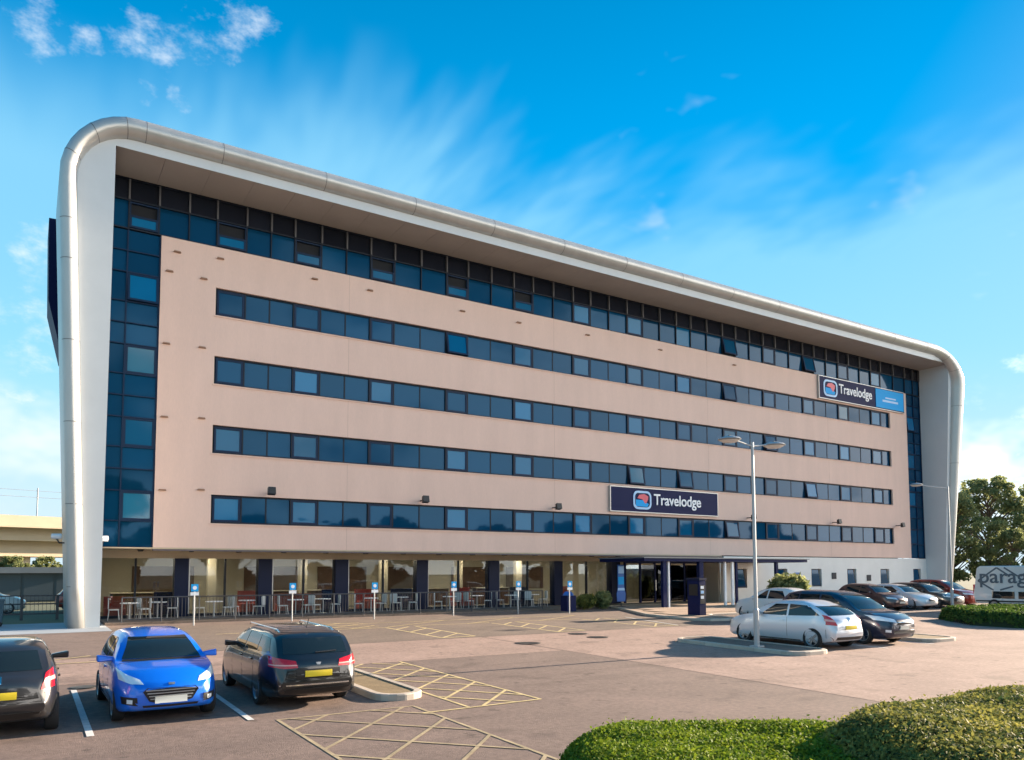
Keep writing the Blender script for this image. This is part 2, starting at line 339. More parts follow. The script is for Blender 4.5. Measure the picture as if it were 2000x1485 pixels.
# ------------------------------------------------------------------ ground
def sheet(name, polys, mt, dz=0.0, parent=None, kind='structure', sub=2.0):
    mb = MB()
    for poly in polys:
        mb.add([(x,y,gz(y)+dz) for x,y in poly], [tuple(range(len(poly)))])
    o = mb.build(name, mt, parent)
    if kind and parent is None: o['kind'] = kind
    return o
mb = MB()
ys = [-900,-36,-3,0,900]
for i in range(4):
    for xa,xb in ((-900,900),):
        a,b = ys[i],ys[i+1]; za,zb = gz(max(a,-60)),gz(b)
        mb.add([(xa,a,za-0.02),(xb,a,za-0.02),(xb,b,zb-0.02),(xa,b,zb-0.02)],[(0,1,2,3)])
gr = mb.build('ground', m_grass); tag(gr, kind='structure')
def strip_sheet(name, x0, x1, y0, y1, mt, dz):
    mb = MB(); cuts = sorted({y0, y1, *[c for c in (-3.0,) if y0 < c < y1]})
    for a,b in zip(cuts[:-1], cuts[1:]):
        mb.add([(x0,a,gz(a)+dz),(x1,a,gz(a)+dz),(x1,b,gz(b)+dz),(x0,b,gz(b)+dz)],[(0,1,2,3)])
    return tag(mb.build(name, mt), kind='structure')
carpark = strip_sheet('car_park', -60, 70, -60, 2.2, m_asph, 0.0)
pinkp = strip_sheet('car_park_lane', 6.6, 70, -60, -13.2, m_asph2, 0.004)
pink2 = strip_sheet('access_lane', -60, 6.5, -18.0, -13.2, m_asph2, 0.004)
pink3 = strip_sheet('forecourt', -4.2, 18.6, -13.1, -3.2, m_asph3, 0.004)
# pale path to the left of the leg and terrace slab under the shopfront
strip_sheet('side_path', -60, -4.2, -4.4, 1.9, m_pathw, 0.008)
terrace = box('terrace', (-4.2,-1.3,-0.2), (22.2,2.3,0.10), m_asph3); tag(terrace, kind='structure')

def flat_line(p, q, w, mt, name, parent, dz=0.012):
    (x0,y0),(x1,y1) = p,q; d = Vector((x1-x0,y1-y0)).normalized(); n = Vector((-d.y,d.x))*w/2
    mb = MB(); mb.add([(x0+n.x,y0+n.y,gz(y0+n.y)+dz),(x1+n.x,y1+n.y,gz(y1+n.y)+dz),(x1-n.x,y1-n.y,gz(y1-n.y)+dz),(x0-n.x,y0-n.y,gz(y0-n.y)+dz)],[(0,1,2,3)])
    return mb.build(name, mt, parent)
def clip_line(p, d, x0, x1, y0, y1):
    t0,t1 = -1e9,1e9
    for a,b,lo,hi in ((p[0],d[0],x0,x1),(p[1],d[1],y0,y1)):
        if abs(b) < 1e-9:
            if a < lo or a > hi: return None
        else:
            u,v = (lo-a)/b,(hi-a)/b; t0 = max(t0,min(u,v)); t1 = min(t1,max(u,v))
    if t1-t0 < 0.25: return None
    return (p[0]+d[0]*t0,p[1]+d[1]*t0),(p[0]+d[0]*t1,p[1]+d[1]*t1)
LZ = [0.006]
def nz():
    LZ[0] += 0.00025
    return LZ[0]
def hatch_zone(x0, x1, y0, y1, step, slopes=(1,-1), w=0.09, edges='lrtb', mt=None):
    E_ = {'l':((x0,y0),(x0,y1)),'r':((x1,y0),(x1,y1)),'b':((x0,y0),(x1,y0)),'t':((x0,y1),(x1,y1))}
    mt = mt or m_yel
    for e in edges: flat_line(*E_[e], w, mt, 'marking_line', carpark, nz())
    for s in slopes:
        c = y0-(x1-x0)*abs(s) if s > 0 else y0
        k = c
        while k < y1+(x1-x0)*abs(s):
            seg = clip_line((x0,k),(1.0,s),x0,x1,y0,y1)
            if seg: flat_line(*seg, w, mt, 'marking_line', carpark, nz())
            k += step
hatch_zone(-0.25, 1.30, -24.5, -18.0, 1.25, (1.0,-1.25), w=0.065, edges='lr')
flat_line((1.30,-24.5),(-1.2,-24.6), 0.065, m_yel, 'marking_line', carpark, nz())
LZ[0] = 0.006
hatch_zone(-3.45, -1.05, -29.5, -23.9, 1.45, (1.05,-1.05), w=0.06, edges='lrt', mt=m_yelf)
LZ[0] = 0.006
bx = [1.6, 5.2, 6.5, 10.1, 11.4, 15.0, 16.3]
for x in bx: flat_line((x,-12.8),(x,-7.9), 0.10, m_yel, 'marking_line', carpark, nz())
for a,b in ((5.2,6.5),(10.1,11.4),(15.0,16.3)):
    hatch_zone(a, b, -12.8, -7.9, 1.3, (1.0,), edges='')
    flat_line((a,-12.8),(b,-12.8), 0.10, m_yel, 'marking_line', carpark, nz())
hatch_zone(1.6, 5.2, -7.9, -5.0, 1.2, (0.8,-0.8), w=0.08, edges='bt')
hatch_zone(5.2, 16.3, -7.8, -5.6, 2.2, (0.6,), w=0.08, edges='t')
for a,b in ((-1.2,-0.4),(6.5,10.1),(11.4,15.0)): flat_line((a,-7.7),(b,-7.7), 0.09, m_yel, 'marking_line', carpark, nz())
flat_line((16.3,-12.8),(17.6,-7.9), 0.10, m_wht, 'marking_line', carpark, nz())
hatch_zone(-9.0, -3.0, -14.2, -12.7, 1.6, (0.7,), edges='b')
for x in (-8.4,-6.1,-3.82): flat_line((x,-23.7),(x,-18.9), 0.10, m_wht, 'marking_line', carpark, 0.009)
for x in (15.55,18.1): flat_line((x,-22.6),(x,-17.8), 0.10, m_wht, 'marking_line', carpark, 0.009)
for x in (33.9,36.6,39.3,42.0,44.7): flat_line((x,-12.0),(x,-7.2), 0.10, m_wht, 'marking_line', carpark, 0.009)
# manhole covers, parts of the asphalt
for x,y,r in ((6.74,-15.8,0.42),(10.2,-13.9,0.36),(10.0,-15.3,0.38),(-5.9,-18.6,0.25)):
    MB().lathe([(0.02,0),(r,0),(r,0.012),(r*0.9,0.016),(0.02,0.016)], (x,y,gz(y)+0.004), 20).build('manhole_cover', m_black, carpark)

# kerbed islands: kerb stones are parts of each island
def island(label, poly, mt_top, h=0.12, kw=0.14):
    t = thing('kerbed_island', label, 'island', (0,0,0))
    n = len(poly); cxm = sum(p[0] for p in poly)/n; cym = sum(p[1] for p in poly)/n
    inner = []
    for i in range(n):
        a,b,c = Vector(poly[i-1]),Vector(poly[i]),Vector(poly[(i+1)%n])
        n1 = Vector((-(b-a).y,(b-a).x)).normalized(); n2 = Vector((-(c-b).y,(c-b).x)).normalized()
        nn = (n1+n2).normalized(); k = kw/max(0.5, nn.dot(n1)); inner.append(b+nn*k)
    mb = MB(); mb.add([(p.x,p.y,gz(p.y)+h-0.02) for p in inner],[tuple(range(n))]); mb.build('verge', mt_top, t)
    for i in range(n):
        j = (i+1)%n; p,q,pi,qi = Vector(poly[i]),Vector(poly[j]),inner[i],inner[j]
        L = (q-p).length; m_ = max(1, round(L/0.9))
        for s in range(m_):
            a,b = (s+0.008)/m_,(s+1-0.008)/m_
            A,B,Ai,Bi = p.lerp(q,a),p.lerp(q,b),pi.lerp(qi,a),pi.lerp(qi,b)
            ins = 0.02
            A2,B2 = A.lerp(Ai,0.14),B.lerp(Bi,0.14)
            vs = [(A.x,A.y,gz(A.y)-0.05),(B.x,B.y,gz(B.y)-0.05),(Bi.x,Bi.y,gz(Bi.y)-0.05),(Ai.x,Ai.y,gz(Ai.y)-0.05),
                  (A.x,A.y,gz(A.y)+h-ins),(B.x,B.y,gz(B.y)+h-ins),(Bi.x,Bi.y,gz(Bi.y)+h),(Ai.x,Ai.y,gz(Ai.y)+h),
                  (A2.x,A2.y,gz(A2.y)+h),(B2.x,B2.y,gz(B2.y)+h)]
            MB().add(vs,[(0,1,5,4),(4,5,9,8),(8,9,6,7),(2,3,7,6),(1,2,6,9,5),(0,4,8,7,3),(0,3,2,1)]).build('kerb_stone', m_kerb, t)
    return t
def rounded(x0, x1, y0, y1, r, seg=5, corners='1111'):
    pts = []
    for k,(cx_,cy_,a0) in enumerate(((x1-r,y0+r,-90),(x1-r,y1-r,0),(x0+r,y1-r,90),(x0+r,y0+r,180))):
        if corners[k] == '0': pts.append(((x1,y0),(x1,y1),(x0,y1),(x0,y0))[k]); continue
        for i in range(seg+1):
            a = R(a0+90*i/seg); pts.append((cx_+r*math.cos(a), cy_+r*math.sin(a)))
    return pts
island('narrow kerbed island with dry soil beside the dark estate car', rounded(-1.42,-0.42,-23.3,-17.2,0.48), m_soil)
island('kerbed island at the foot of the double headed lamp beside the silver hatchback', rounded(11.25,12.95,-22.6,-17.6,0.55), m_asph3)
island('kerbed island beyond the dark people carrier', rounded(18.35,20.2,-22.4,-17.6,0.5), m_soil)
# entrance pavement with paving slabs
ep = [(34.5,0.2),(22.2,0.2),(22.2,-1.6),(19.2,-7.6),(18.9,-10.9),(19.4,-11.7),(20.3,-12.0),(21.2,-11.5),(21.6,-9.6),(22.2,-9.2),(34.5,-9.2)]
ent = island('raised tan paved area in front of the hotel entrance', ep, m_pave, 0.11, 0.15)
def inpoly(x, y, P):
    c = False; n = len(P)
    for i in range(n):
        (xa,ya),(xb,yb) = P[i],P[i-1]
        if (ya > y) != (yb > y) and x < (xb-xa)*(y-ya)/(yb-ya)+xa: c = not c
    return c
for i in range(16):
    for j in range(13):
        x,y = 19.2+i*0.93,-11.8+j*0.93
        if all(inpoly(x+a,y+b,ep) for a in (-0.2,1.1) for b in (-0.2,1.1)):
            o = ubox('paving_slab',(x+.01,y+.01,gz(y)+0.06),(x+.92,y+.92,gz(y)+0.112+0.004*random.random()),m_pave,ent); o.rotation_euler.x = TILT if y < -3 else 0

# ------------------------------------------------------------------ hotel
H = thing('hotel_building', 'long pink hotel with bands of blue windows inside a rounded white metal frame', 'hotel')
XL,XR = -4.43,57.9; PL,PR = -2.35,55.7; PB,PT = 3.25,17.2; GT = 19.5
BT = [15.29,12.09,8.89,5.69]; BH = 1.308; BL,BR_ = 0.0,53.3
OC = [0.68,4.31,8.25,12.65,17.0,21.25,25.53,29.82,34.2,38.42,42.89,47.2,51.52]; OW = 0.67
# masonry: strips and piers with the window bands left open
mb = MB(); zs = [PT]
for z in BT: zs += [z, z-BH]
zs.append(PB)
for i in range(0, len(zs), 2): mb.box((PL,0,zs[i+1]),(PR,0.34,zs[i]))
for z in BT: mb.box((PL,0,z-BH),(BL,0.34,z)); mb.box((BR_,0,z-BH),(PR,0.34,z))
wall = mb.build('wall', m_pink, H)
for x in [OC[i]+OW+0.72*2-0.02 for i in range(1,12,3)]:
    for i in range(0,len(zs),2): ubox('render_joint',(x,-0.003,zs[i+1]),(x+0.022,0.004,zs[i]),mat('joint_pink',(0.60,0.42,0.34),0.9),wall)
# building mass behind the glazing, over the shop floor
box('building_core', (XL+0.02,0.36,3.32), (XR-0.02,14,GT+0.9), m_open, H)
edges = []
for i,c in enumerate(OC):
    e = OC[i+1]-OW if i+1 < len(OC) else BR_-0.06
    a = c-OW if i else 0.05
    edges.append((a, c+OW, (c+OW+e)/2 if i+1 < len(OC) else None, e))
def sash(parent, x0, x1, z0, z1, y, opened=0.0, gm=None):
    # side-framed opening light: frame with a pane; top-hung, opened by an angle
    w,h = x1-x0,z1-z0; f = 0.09
    mb = MB(); mb.cur = 0
    mb.box((0,-0.03,-h),(w,0.05,-h+f)); mb.box((0,-0.03,-f),(w,0.05,0)); mb.box((0,-0.03,-h+f),(f,0.05,-f)); mb.box((w-f,-0.03,-h+f),(w,0.05,-f))
    o = mb.build('opening_window', m_fnavy, parent); o.location = (x0,y,z1); o.rotation_euler.x = -opened
    p = ubox('pane',(f,0.0,-h+f),(w-f,0.02,-f),gm or random.choices((m_glassb,m_glass,m_glassn),(6,4,1))[0],o); p.rotation_euler = (random.uniform(-.004,.004),0,random.uniform(-.004,.004))
    return o
def pane(parent, x0, x1, z0, z1, y, mt):
    o = ubox('pane',(x0,y,z0),(x1,y+0.02,z1),mt,parent); o.rotation_euler = (random.uniform(-.003,.003),0,random.uniform(-.003,.003)); return o
opened_rows = {0:(3,), 1:(), 2:(1,7,), 3:(5,7,)}
for r_,zt in enumerate(BT):
    zb = zt-BH
    mb = MB(); fy = 0.12
    mb.box((BL,fy,zb),(BR_,fy+0.2,zb+0.08)); mb.box((BL,fy,zt-0.07),(BR_,fy+0.2,zt)); mb.box((BL,fy,zb+0.08),(BL+0.05,fy+0.2,zt-0.07)); mb.box((BR_-0.06,fy,zb+0.08),(BR_,fy+0.2,zt-0.07))
    for a,b,c,e in edges:
        for xx in ((b,c,e) if c else (b,)):
            mb.box((xx-0.03,fy+(0.05 if xx == c else -0.01),zb+0.08),(xx+0.03,fy+0.18,zt-0.07))
    band = mb.build('window_band', m_fdark, H)
    MB().box((BL-0.06,-0.05,zb-0.06),(BR_+0.06,0.20,zb-0.003)).build('sill', m_pink, H)
    for i,(a,b,c,e) in enumerate(edges):
        op = R(9) if i in {0:(3,8), 1:(9,), 2:(7,10,6), 3:(8,)}[r_] else 0.0
        sash(band, a+0.035, b-0.035, zb+0.085, zt-0.075, fy+0.03, op)
        if c:
            pane(band, b+0.03, c-0.03, zb+0.08, zt-0.07, fy+0.07, m_glass); pane(band, c+0.03, e-0.03, zb+0.08, zt-0.07, fy+0.07, m_glass)
        else: pane(band, b+0.03, e, zb+0.08, zt-0.07, fy+0.07, m_glass)
# curtain wall: top storey, clerestory and end columns
cw = MB(); y0 = 0.10
ex = [XL,-3.68]+[x for a,b,c,e in edges[:0] for x in (a,)]
topx = [(-3.68,-2.46),(OC[0]-OW,OC[0]+OW)]+[(c-OW,c+OW) for c in OC[1:]]
allx = [XL+0.04,-3.68,-2.46,-1.2,OC[0]-OW]
for a,b,c,e in edges: allx += [b,c,e] if c else [b]
allx += [54.0,55.7,56.9,XR-0.04]
allx = sorted(set(round(x,3) for x in allx))
for x in allx:
    cw.box((x-0.025,y0-0.05,17.26),(x+0.025,y0+0.12,18.49))
for z in (17.23,18.52,19.47): cw.box((XL,y0-0.06,z-0.03),(XR,y0+0.13,z+0.03))
curtain = cw.build('curtain_wall_frame', m_fdark, H)
for x in allx: ubox('clerestory_mullion',(x-0.035,y0-0.10,18.55),(x+0.035,y0+0.12,19.44),m_mull,H)
clere = H
for a,b in zip(allx[:-1],allx[1:]):
    pane(clere, a+0.035, b-0.035, 18.55, 19.44, y0+0.04, m_glassd)
    isop = next((k for k,(p,q) in enumerate(topx) if abs(p-a) < 0.12 and abs(q-b) < 0.12), None)
    if isop is None or (isop > 5 and isop % 3 == 2 and isop != 11):
        if isop is None: pane(curtain, a+0.025, b-0.025, 17.26, 18.49, y0+0.04, m_glass)
        else: pane(curtain, a+0.025, b-0.025, 17.26, 18.49, y0+0.04, m_glassb)
    else:
        if isop < 6 or isop == 9 or isop == 11:
            box('dark_opening',(a+0.03,y0+0.10,17.3),(b-0.03,y0+0.12,18.45),m_open,curtain)
            if isop < 6:
                sash(curtain, a+0.03, b-0.03, 17.30, 17.86, y0-0.02, 0.0, m_glassb); fr_ = MB()
                fr_.box((a+0.03,y0-0.03,17.862),(a+0.08,y0+0.09,18.46)); fr_.box((b-0.08,y0-0.03,17.862),(b-0.03,y0+0.09,18.46)); fr_.box((a+0.081,y0-0.03,18.40),(b-0.081,y0+0.09,18.46)); fr_.build('opening_window',m_fnavy,curtain)
            else: sash(curtain, a+0.03, b-0.03, 17.30, 18.46, y0, R(12), m_glassb)
        else: sash(curtain, a+0.03, b-0.03, 17.30, 18.46, y0, 0.0)
def column(x0, x1, xm, opx):
    mb = MB(); zrow = [PB]
    for z in reversed(BT): zrow += [z-BH, z]
    sp = []
    for k in range(3): sp.append((BT[k+1]+BT[k]-BH)/2)
    sp.append((PT+BT[0])/2)
    zr = sorted(zrow+sp)+[PT]
    for z in zr[:-1]: mb.box((x0,y0-0.05,z-0.025),(x1,y0+0.12,z+0.025))
    for a,b in zip(zr[:-1],zr[1:]):
        for x in (x0+0.03,xm,x1-0.03): mb.box((x-0.03,y0-0.04,a+0.025),(x+0.03,y0+0.11,b-0.025))
    fr = mb.build('column_glazing_frame', m_fnavy, H)
    for a,b in zip(zr[:-1],zr[1:]):
        win = any(abs(b-z) < 0.01 for z in BT)
        for (p,q,o_) in ((x0+0.06,xm-0.03,opx == 0),(xm+0.03,x1-0.06,opx == 1)):
            if win and o_: sash(fr, p, q, a+0.03, b-0.03, y0+0.0, R(7) if 14 < b < 16 else 0.0)
            else: pane(fr, p, q, a+0.025, b-0.025, y0+0.04, m_glass)
column(XL, PL, -3.68, 1); column(PR, XR, 56.9, 0)
# small vent hoods and floodlights on the render
vents = [(-1.7,16.55),(0.15,16.65),(-2.0,15.6),(-0.55,15.55),(4.6,16.6),(7.5,16.6),(12.9,16.5),(16.6,16.5),(21.6,16.6),(27.6,16.6),(34.6,16.6),(-2.05,12.3),(-0.55,12.35),(-2.05,9.0),(-0.5,9.1),(-2.05,5.75),(-0.45,5.85),(38.3,16.5),(4.6,9.55),(12.9,9.5)]
vm = MB().prism([(-0.16,0),(0.16,0),(0.13,0.06),(-0.13,0.06)],'y',-0.11,-0.001).mesh('vent_hood', mat('vent_brown',(0.30,0.17,0.11),0.7))
for x,z in vents[:17]:
    o = link('vent_hood', vm, H); o.location = (x,0,z)
fl = MB(); fl.box((-0.04,-0.5,0.0),(0.04,-0.002,0.06)); fl.prism([(-0.5,-0.12),(-0.5,0.2),(-0.66,0.26),(-0.72,-0.06)],'x',-0.17,0.17)
fm = fl.mesh('floodlight', m_black)
for x in (2.55,10.45,18.95,35.6,45.2,53.6):
    o = link('floodlight', fm, H); o.location = (x,0,5.86)
# ---- white metal frame, swept around the opening
def fr_station(kind, s):
    # returns inner (x,z), boundary (x,z), outer (x,z), protrusion
    pass
st = []
def lerp(a,b,t): return a+(b-a)*t
for z in np.linspace(0.0, 17.6, 12):
    t = z/18.0
    st.append(((XL-0.03,z),(lerp(-4.98,-5.83,t),z),(lerp(-5.56,-6.42,t),z),lerp(2.2,2.5,t)))
zc_b,zc_o = 19.93,20.78
for i in range(1,10):
    a = R(180-90*i/9); ca,sa = math.cos(a),math.sin(a)
    st.append(((XL-0.03,min(GT,17.6+ (GT-17.6)*min(1,i/5))),(-3.7+2.13*ca,17.75+(zc_b-17.75)*sa),(-3.7+2.72*ca,17.75+(zc_o-17.75)*sa),2.5))
NLEFT = len(st)
for x in np.linspace(-3.4,55.6,40): st.append(((x if x > XL else XL,GT),(x,zc_b),(x,zc_o),2.5))
NTOP = len(st)
for i in range(1,9):
    a = R(90-90*i/9); ca,sa = math.cos(a),math.sin(a)
    st.append(((min(XR,55.6+(XR-55.6)*min(1,i/4)),GT if i < 8 else GT-0.1),(55.6+2.75*ca,17.75+(zc_b-17.75)*sa),(55.6+4.0*ca,17.75+(zc_o-17.75)*sa),2.45))
for z in np.linspace(17.6,0.0,12):
    t = z/18.0
    st.append(((XR,z),(lerp(58.15,58.35,t),z),(lerp(58.6,59.6,t),z),lerp(1.5,2.45,t)))
def frame_profile(s):
    (ix,iz),(bx_,bz),(ox,oz),p = s
    back = [((ix,iz),0.14)]
    pts = [((ix,iz),-p)]
    pts.append(((lerp(ix,bx_,0.97),lerp(iz,bz,0.97)),-p))
    dx,dz = ox-bx_,oz-bz; w = math.hypot(dx,dz)
    for k in range(0,13):
        a = math.pi*k/12*0.92; u = (1-math.cos(a))/2; v = math.sin(a)
        pts.append(((bx_+dx*u*1.02,bz+dz*u*1.02),-p-v*w*0.55))
    pts.append(((ox,oz),1.2))
    return back,pts
reveal = MB(); tubeb = MB(); lipb = MB()
rows = [frame_profile(s) for s in st]; nP = len(rows[0][1])
def P3(q): return (q[0][0],q[1],q[0][1])
for i in range(len(rows)-1):
    (b0,p0),(b1,p1) = rows[i],rows[i+1]
    reveal.add([P3(b0[0]),P3(b1[0]),P3(p1[0]),P3(p0[0])],[(0,1,2,3)])
    lipb.add([P3(p0[0]),P3(p1[0]),P3(p1[1]),P3(p0[1])],[(0,1,2,3)])
vs = []; fs = []
for b,p in rows:
    vs += [P3(q) for q in p[1:]]
k = nP-1
for i in range(len(rows)-1):
    for j in range(k-1): fs.append((i*k+j,i*k+j+1,(i+1)*k+j+1,(i+1)*k+j))
tubeb.add(vs,fs)
tubeb.add([P3(q) for q in rows[0][1][1:]],[tuple(range(k))])
def soldered(mb, name, mt, parent, smooth):
    me = mb.mesh(name, mt, smooth, 50); bm = bmesh.new(); bm.from_mesh(me); bmesh.ops.remove_doubles(bm, verts=bm.verts, dist=0.0005); bmesh.ops.recalc_face_normals(bm, faces=bm.faces); bm.to_mesh(me); bm.free()
    return link(name, me, parent)
tube_o = soldered(tubeb,'frame_tube',m_frame,H,True)
soldered(lipb,'frame_lip',m_lip,H,False)
def joint(q0, q1):
    # thin shadow-gap strip proud of the tube between two stations
    pass
rev_l = MB(); rev_t = MB(); rev_r = MB()
for i,f_ in enumerate(reveal.f):
    (rev_t if NLEFT-6 <= i < NTOP+4 else rev_l if i < NTOP else rev_r).add([reveal.v[j] for j in f_],[(0,1,2,3)])
rev_l.build('frame_reveal', m_lip, H); rev_r.build('frame_reveal', m_lip, H)
# soffit boards, each board its own piece
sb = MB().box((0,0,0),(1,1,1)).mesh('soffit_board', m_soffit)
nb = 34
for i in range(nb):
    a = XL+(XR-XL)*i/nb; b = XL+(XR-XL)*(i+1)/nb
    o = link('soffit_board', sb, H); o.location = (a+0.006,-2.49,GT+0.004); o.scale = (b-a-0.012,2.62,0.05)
rev_t.build('soffit_backing', m_open, H).location.z = 0.03
# tube joints
for idx in (1,3,5,7,9,10,13,16,19,21)+tuple(range(23,NTOP,3))+(NTOP+2,NTOP+5,NTOP+9,NTOP+12,NTOP+15,NTOP+18):
    if idx >= len(rows)-1: continue
    A = rows[idx][1]; B = rows[idx+1][1]; mb = MB(); vs = []
    d = Vector(P3(B[5]))-Vector(P3(A[5])); L = d.length; f0 = 0.028/max(L,0.05)
    cen = Vector(P3(A[0]))
    for q,q2 in zip(A[2:-1],B[2:-1]):
        p,p2 = Vector(P3(q)),Vector(P3(q2)); e = p.lerp(p2,f0); n = Vector((p.x-(A[2][0][0]+A[-2][0][0])/2,p.y+2.6,p.z-(A[2][0][1]+A[-2][0][1])/2)).normalized()*0.006
        vs += [p+n,e+n]
    mb.add(vs,[(2*i,2*i+2,2*i+3,2*i+1) for i in range(len(vs)//2-1)]); mb.build('frame_joint', m_joint, H)
MB().prism([(-5.0,19.0),(-6.62,18.95),(-6.52,15.0),(-5.95,12.6),(-5.0,12.6)],'y',5.0,8.0).build('side_fin', m_navy, H)
box('roof',(XL-0.5,-2.2,GT+0.75),(XR+0.5,14.2,GT+1.0),m_lip,H)
# ---- ground floor: recessed shopfront
SY = 2.4
box('recess_soffit',(PL-2.0,0.004,PB-0.06),(33.0,SY+0.2,PB-0.004),m_cream,H)
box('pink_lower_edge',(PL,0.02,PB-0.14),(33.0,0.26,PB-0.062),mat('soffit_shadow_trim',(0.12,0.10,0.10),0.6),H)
box('fascia',(XL,SY-0.05,2.82),(33.0,SY+0.15,PB-0.062),m_cream,H)
box('plinth',(XL,SY-0.04,0.10),(24.0,SY+0.12,0.22),m_fdark,H)
PX = [(-1.12,-0.50),(2.71,3.39),(6.64,7.34),(11.28,11.97),(15.93,16.63),(20.6,21.23),(25.13,25.87)]
for a,b in PX: box('pier',(a,SY-0.22,0.10),(b,SY+0.3,2.82),m_pier,H)
ML = [-2.75,1.18,5.02,9.37,13.99,18.74,23.24]
for x in ML: ubox('shop_mullion',(x-0.04,SY-0.06,0.22),(x+0.04,SY+0.1,2.82),m_fdark,H)
for a,b in PX[:-1]:
    box('pier_trim',(b+0.002,SY-0.12,0.22),(b+0.07,SY+0.1,2.82),m_steel,H)
lim = [XL+0.05]+[v for p in PX for v in p]
seg = []
for i in range(0,len(lim)-1,2): seg.append((lim[i]+(0.075 if i else 0),lim[i+1]))
for (a,b),mx_ in zip(seg,ML):
    ubox('shop_pane',(a,SY+0.01,0.22),(mx_-0.04,SY+0.03,2.82),m_shop,H); ubox('shop_pane',(mx_+0.04,SY+0.01,0.22),(b,SY+0.03,2.82),m_shop,H)
bk = MB().prism([(-0.14,0.0),(0.14,0.0),(0.07,-0.09),(-0.07,-0.09)],'y',-0.16,0.16).mesh('downlight', m_black)
for i in range(14):
    o = link('downlight', bk, H); o.location = (-2.7+i*2.12,1.2,PB-0.062)
# interior shell
box('interior_floor',(XL,SY+0.13,0.02),(33.2,9.6,0.10),m_intf,H)
box('interior_wall',(XL,9.0,0.10),(33.2,9.2,3.2),m_int,H)
box('interior_ceiling',(XL,SY+0.16,3.02),(33.2,9.0,3.12),m_intc,H)
box('interior_wall',(XL-0.1,-0.1+SY+0.2,0.10),(XL-0.003,9.2,3.25),m_int,H)
box('interior_wall',(33.0,0.36,0.0),(33.2,9.0,3.2),m_int,H)
for i,x in enumerate((-2.2,3.6,7.9,12.2,17.0,21.3)):
    box('wall_panel',(x,8.93,1.0),(x+3.1,8.985,2.5),m_wood,H)
for i,x in enumerate((1.0,5.8,10.6,15.6,20.0)): box('interior_column',(x,5.6,0.1),(x+0.42,6.0,3.0),m_int,H)
m_glow = mat('ceiling_lamp_glow',(0.9,0.7,0.4),0.5,emit=(1.0,0.80,0.55),estr=20.0)
for i,x in enumerate(np.arange(-2.6,32,3.2)):
    c_ = thing('ceiling_lamp','small warm ceiling lamp behind the ground floor glass, '+'first second third fourth fifth sixth seventh eighth ninth tenth eleventh'.split()[i]+' from the left','lamp',(float(x),5.0,3.0),group='ceiling lamps in the restaurant')
    MB().lathe([(0.02,-0.06),(0.24,-0.06),(0.26,-0.02),(0.26,0.018),(0.02,0.018)],(0,0,0),16).build('diffuser',m_glow,c_)
for k,(x,w_) in enumerate(((-3.4,2.6),(4.4,3.2),(12.6,2.8),(17.4,2.4))):
    t = thing('bar_counter','dark wooden counter inside the restaurant, '+('first','second','third','fourth')[k]+' from the left','counter',(x,6.3,0.1))
    box('front',(0,0,0),(w_,0.5,1.02),m_wood,t); box('worktop',(-0.05,-0.08,1.021),(w_+0.05,0.58,1.07),m_int,t)
for k,x in enumerate((-1.6,2.4,6.9,8.8,11.0,14.9,19.2,22.6)):
    t = thing('booth_seat','upholstered booth seat inside the restaurant, '+('first','second','third','fourth','fifth','sixth','seventh','eighth')[k]+' from the left','seat',(x,4.4,0.1))
    mm = m_sofa if k%2 else m_navy; box('seat',(0,0,0),(1.3,0.6,0.45),mm,t); box('backrest',(0,0.61,0),(1.3,0.75,1.1),mm,t)
# ---- entrance
for a,b,z1 in ((26.0,27.2,2.6),(27.3,28.5,2.6),(28.6,29.8,2.6),(30.0,31.2,2.6),(31.3,32.6,2.6)):
    ubox('shop_pane',(a,SY-0.6,0.2),(b,SY-0.58,z1),m_shop,H)
ef = MB()
for x in (25.95,27.25,28.55,29.9,31.25,32.7): ef.box((x-0.05,SY-0.66,0.11),(x+0.05,SY-0.5,2.70))
ef.box((25.9,SY-0.66,2.701),(33.0,SY-0.5,2.82)); ef.box((25.9,SY-0.64,2.60),(33.0,SY-0.52,2.66)) if False else None
ef.build('entrance_frame', m_navy, H)
box('entrance_header',(25.88,SY-0.7,2.822),(33.0,SY-0.06,PB-0.07),m_cream,H)
hb = MB().box((28.5,SY-0.70,0.9),(28.6,SY-0.665,1.6)).build('door_handle', m_steel, H)
# entrance canopy
CN = thing('entrance_canopy','flat navy canopy on slim posts in front of the hotel entrance','canopy',(0,0,0))
box('canopy_roof',(22.4,-4.0,2.74),(36.7,-0.004,2.92),m_navy,CN)
box('canopy_edge',(22.3,-4.1,2.922),(36.8,-0.006,2.98),mat('canopy_trim',(0.16,0.19,0.22),0.5),CN)
for x,w,mm in ((24.1,0.28,m_navy),(24.42,0.10,m_lett),(27.05,0.34,m_navy),(29.1,0.14,m_lett),(29.75,0.16,m_lett),(30.1,0.16,m_navy),(33.85,0.22,m_navy)):
    box('post',(x-w/2,-3.85,gz(-3.85)+0.1),(x+w/2,-3.85+max(0.12,w*0.7),2.74),mm,CN)
BN = thing('banner_stand','tall bright blue feather banner stand beside the entrance','banner',(22.75,-1.55,0.1))
MB().prism([(-0.30,0.30),(0.30,0.30),(0.34,0.75),(0.24,1.05),(0.24,2.45),(-0.24,2.45),(-0.24,1.05),(-0.34,0.75)],'y',-0.02,0.02).build('banner',m_sblue,BN)
MB().prism([(-0.21,1.30),(0.21,1.30),(0.21,1.75),(-0.21,1.75)],'y',-0.028,-0.022).build('banner_panel',m_cyan,BN)
MB().prism([(-0.21,1.95),(0.21,1.95),(0.21,2.38),(-0.21,2.38)],'y',-0.028,-0.022).build('banner_panel',m_pale,BN)
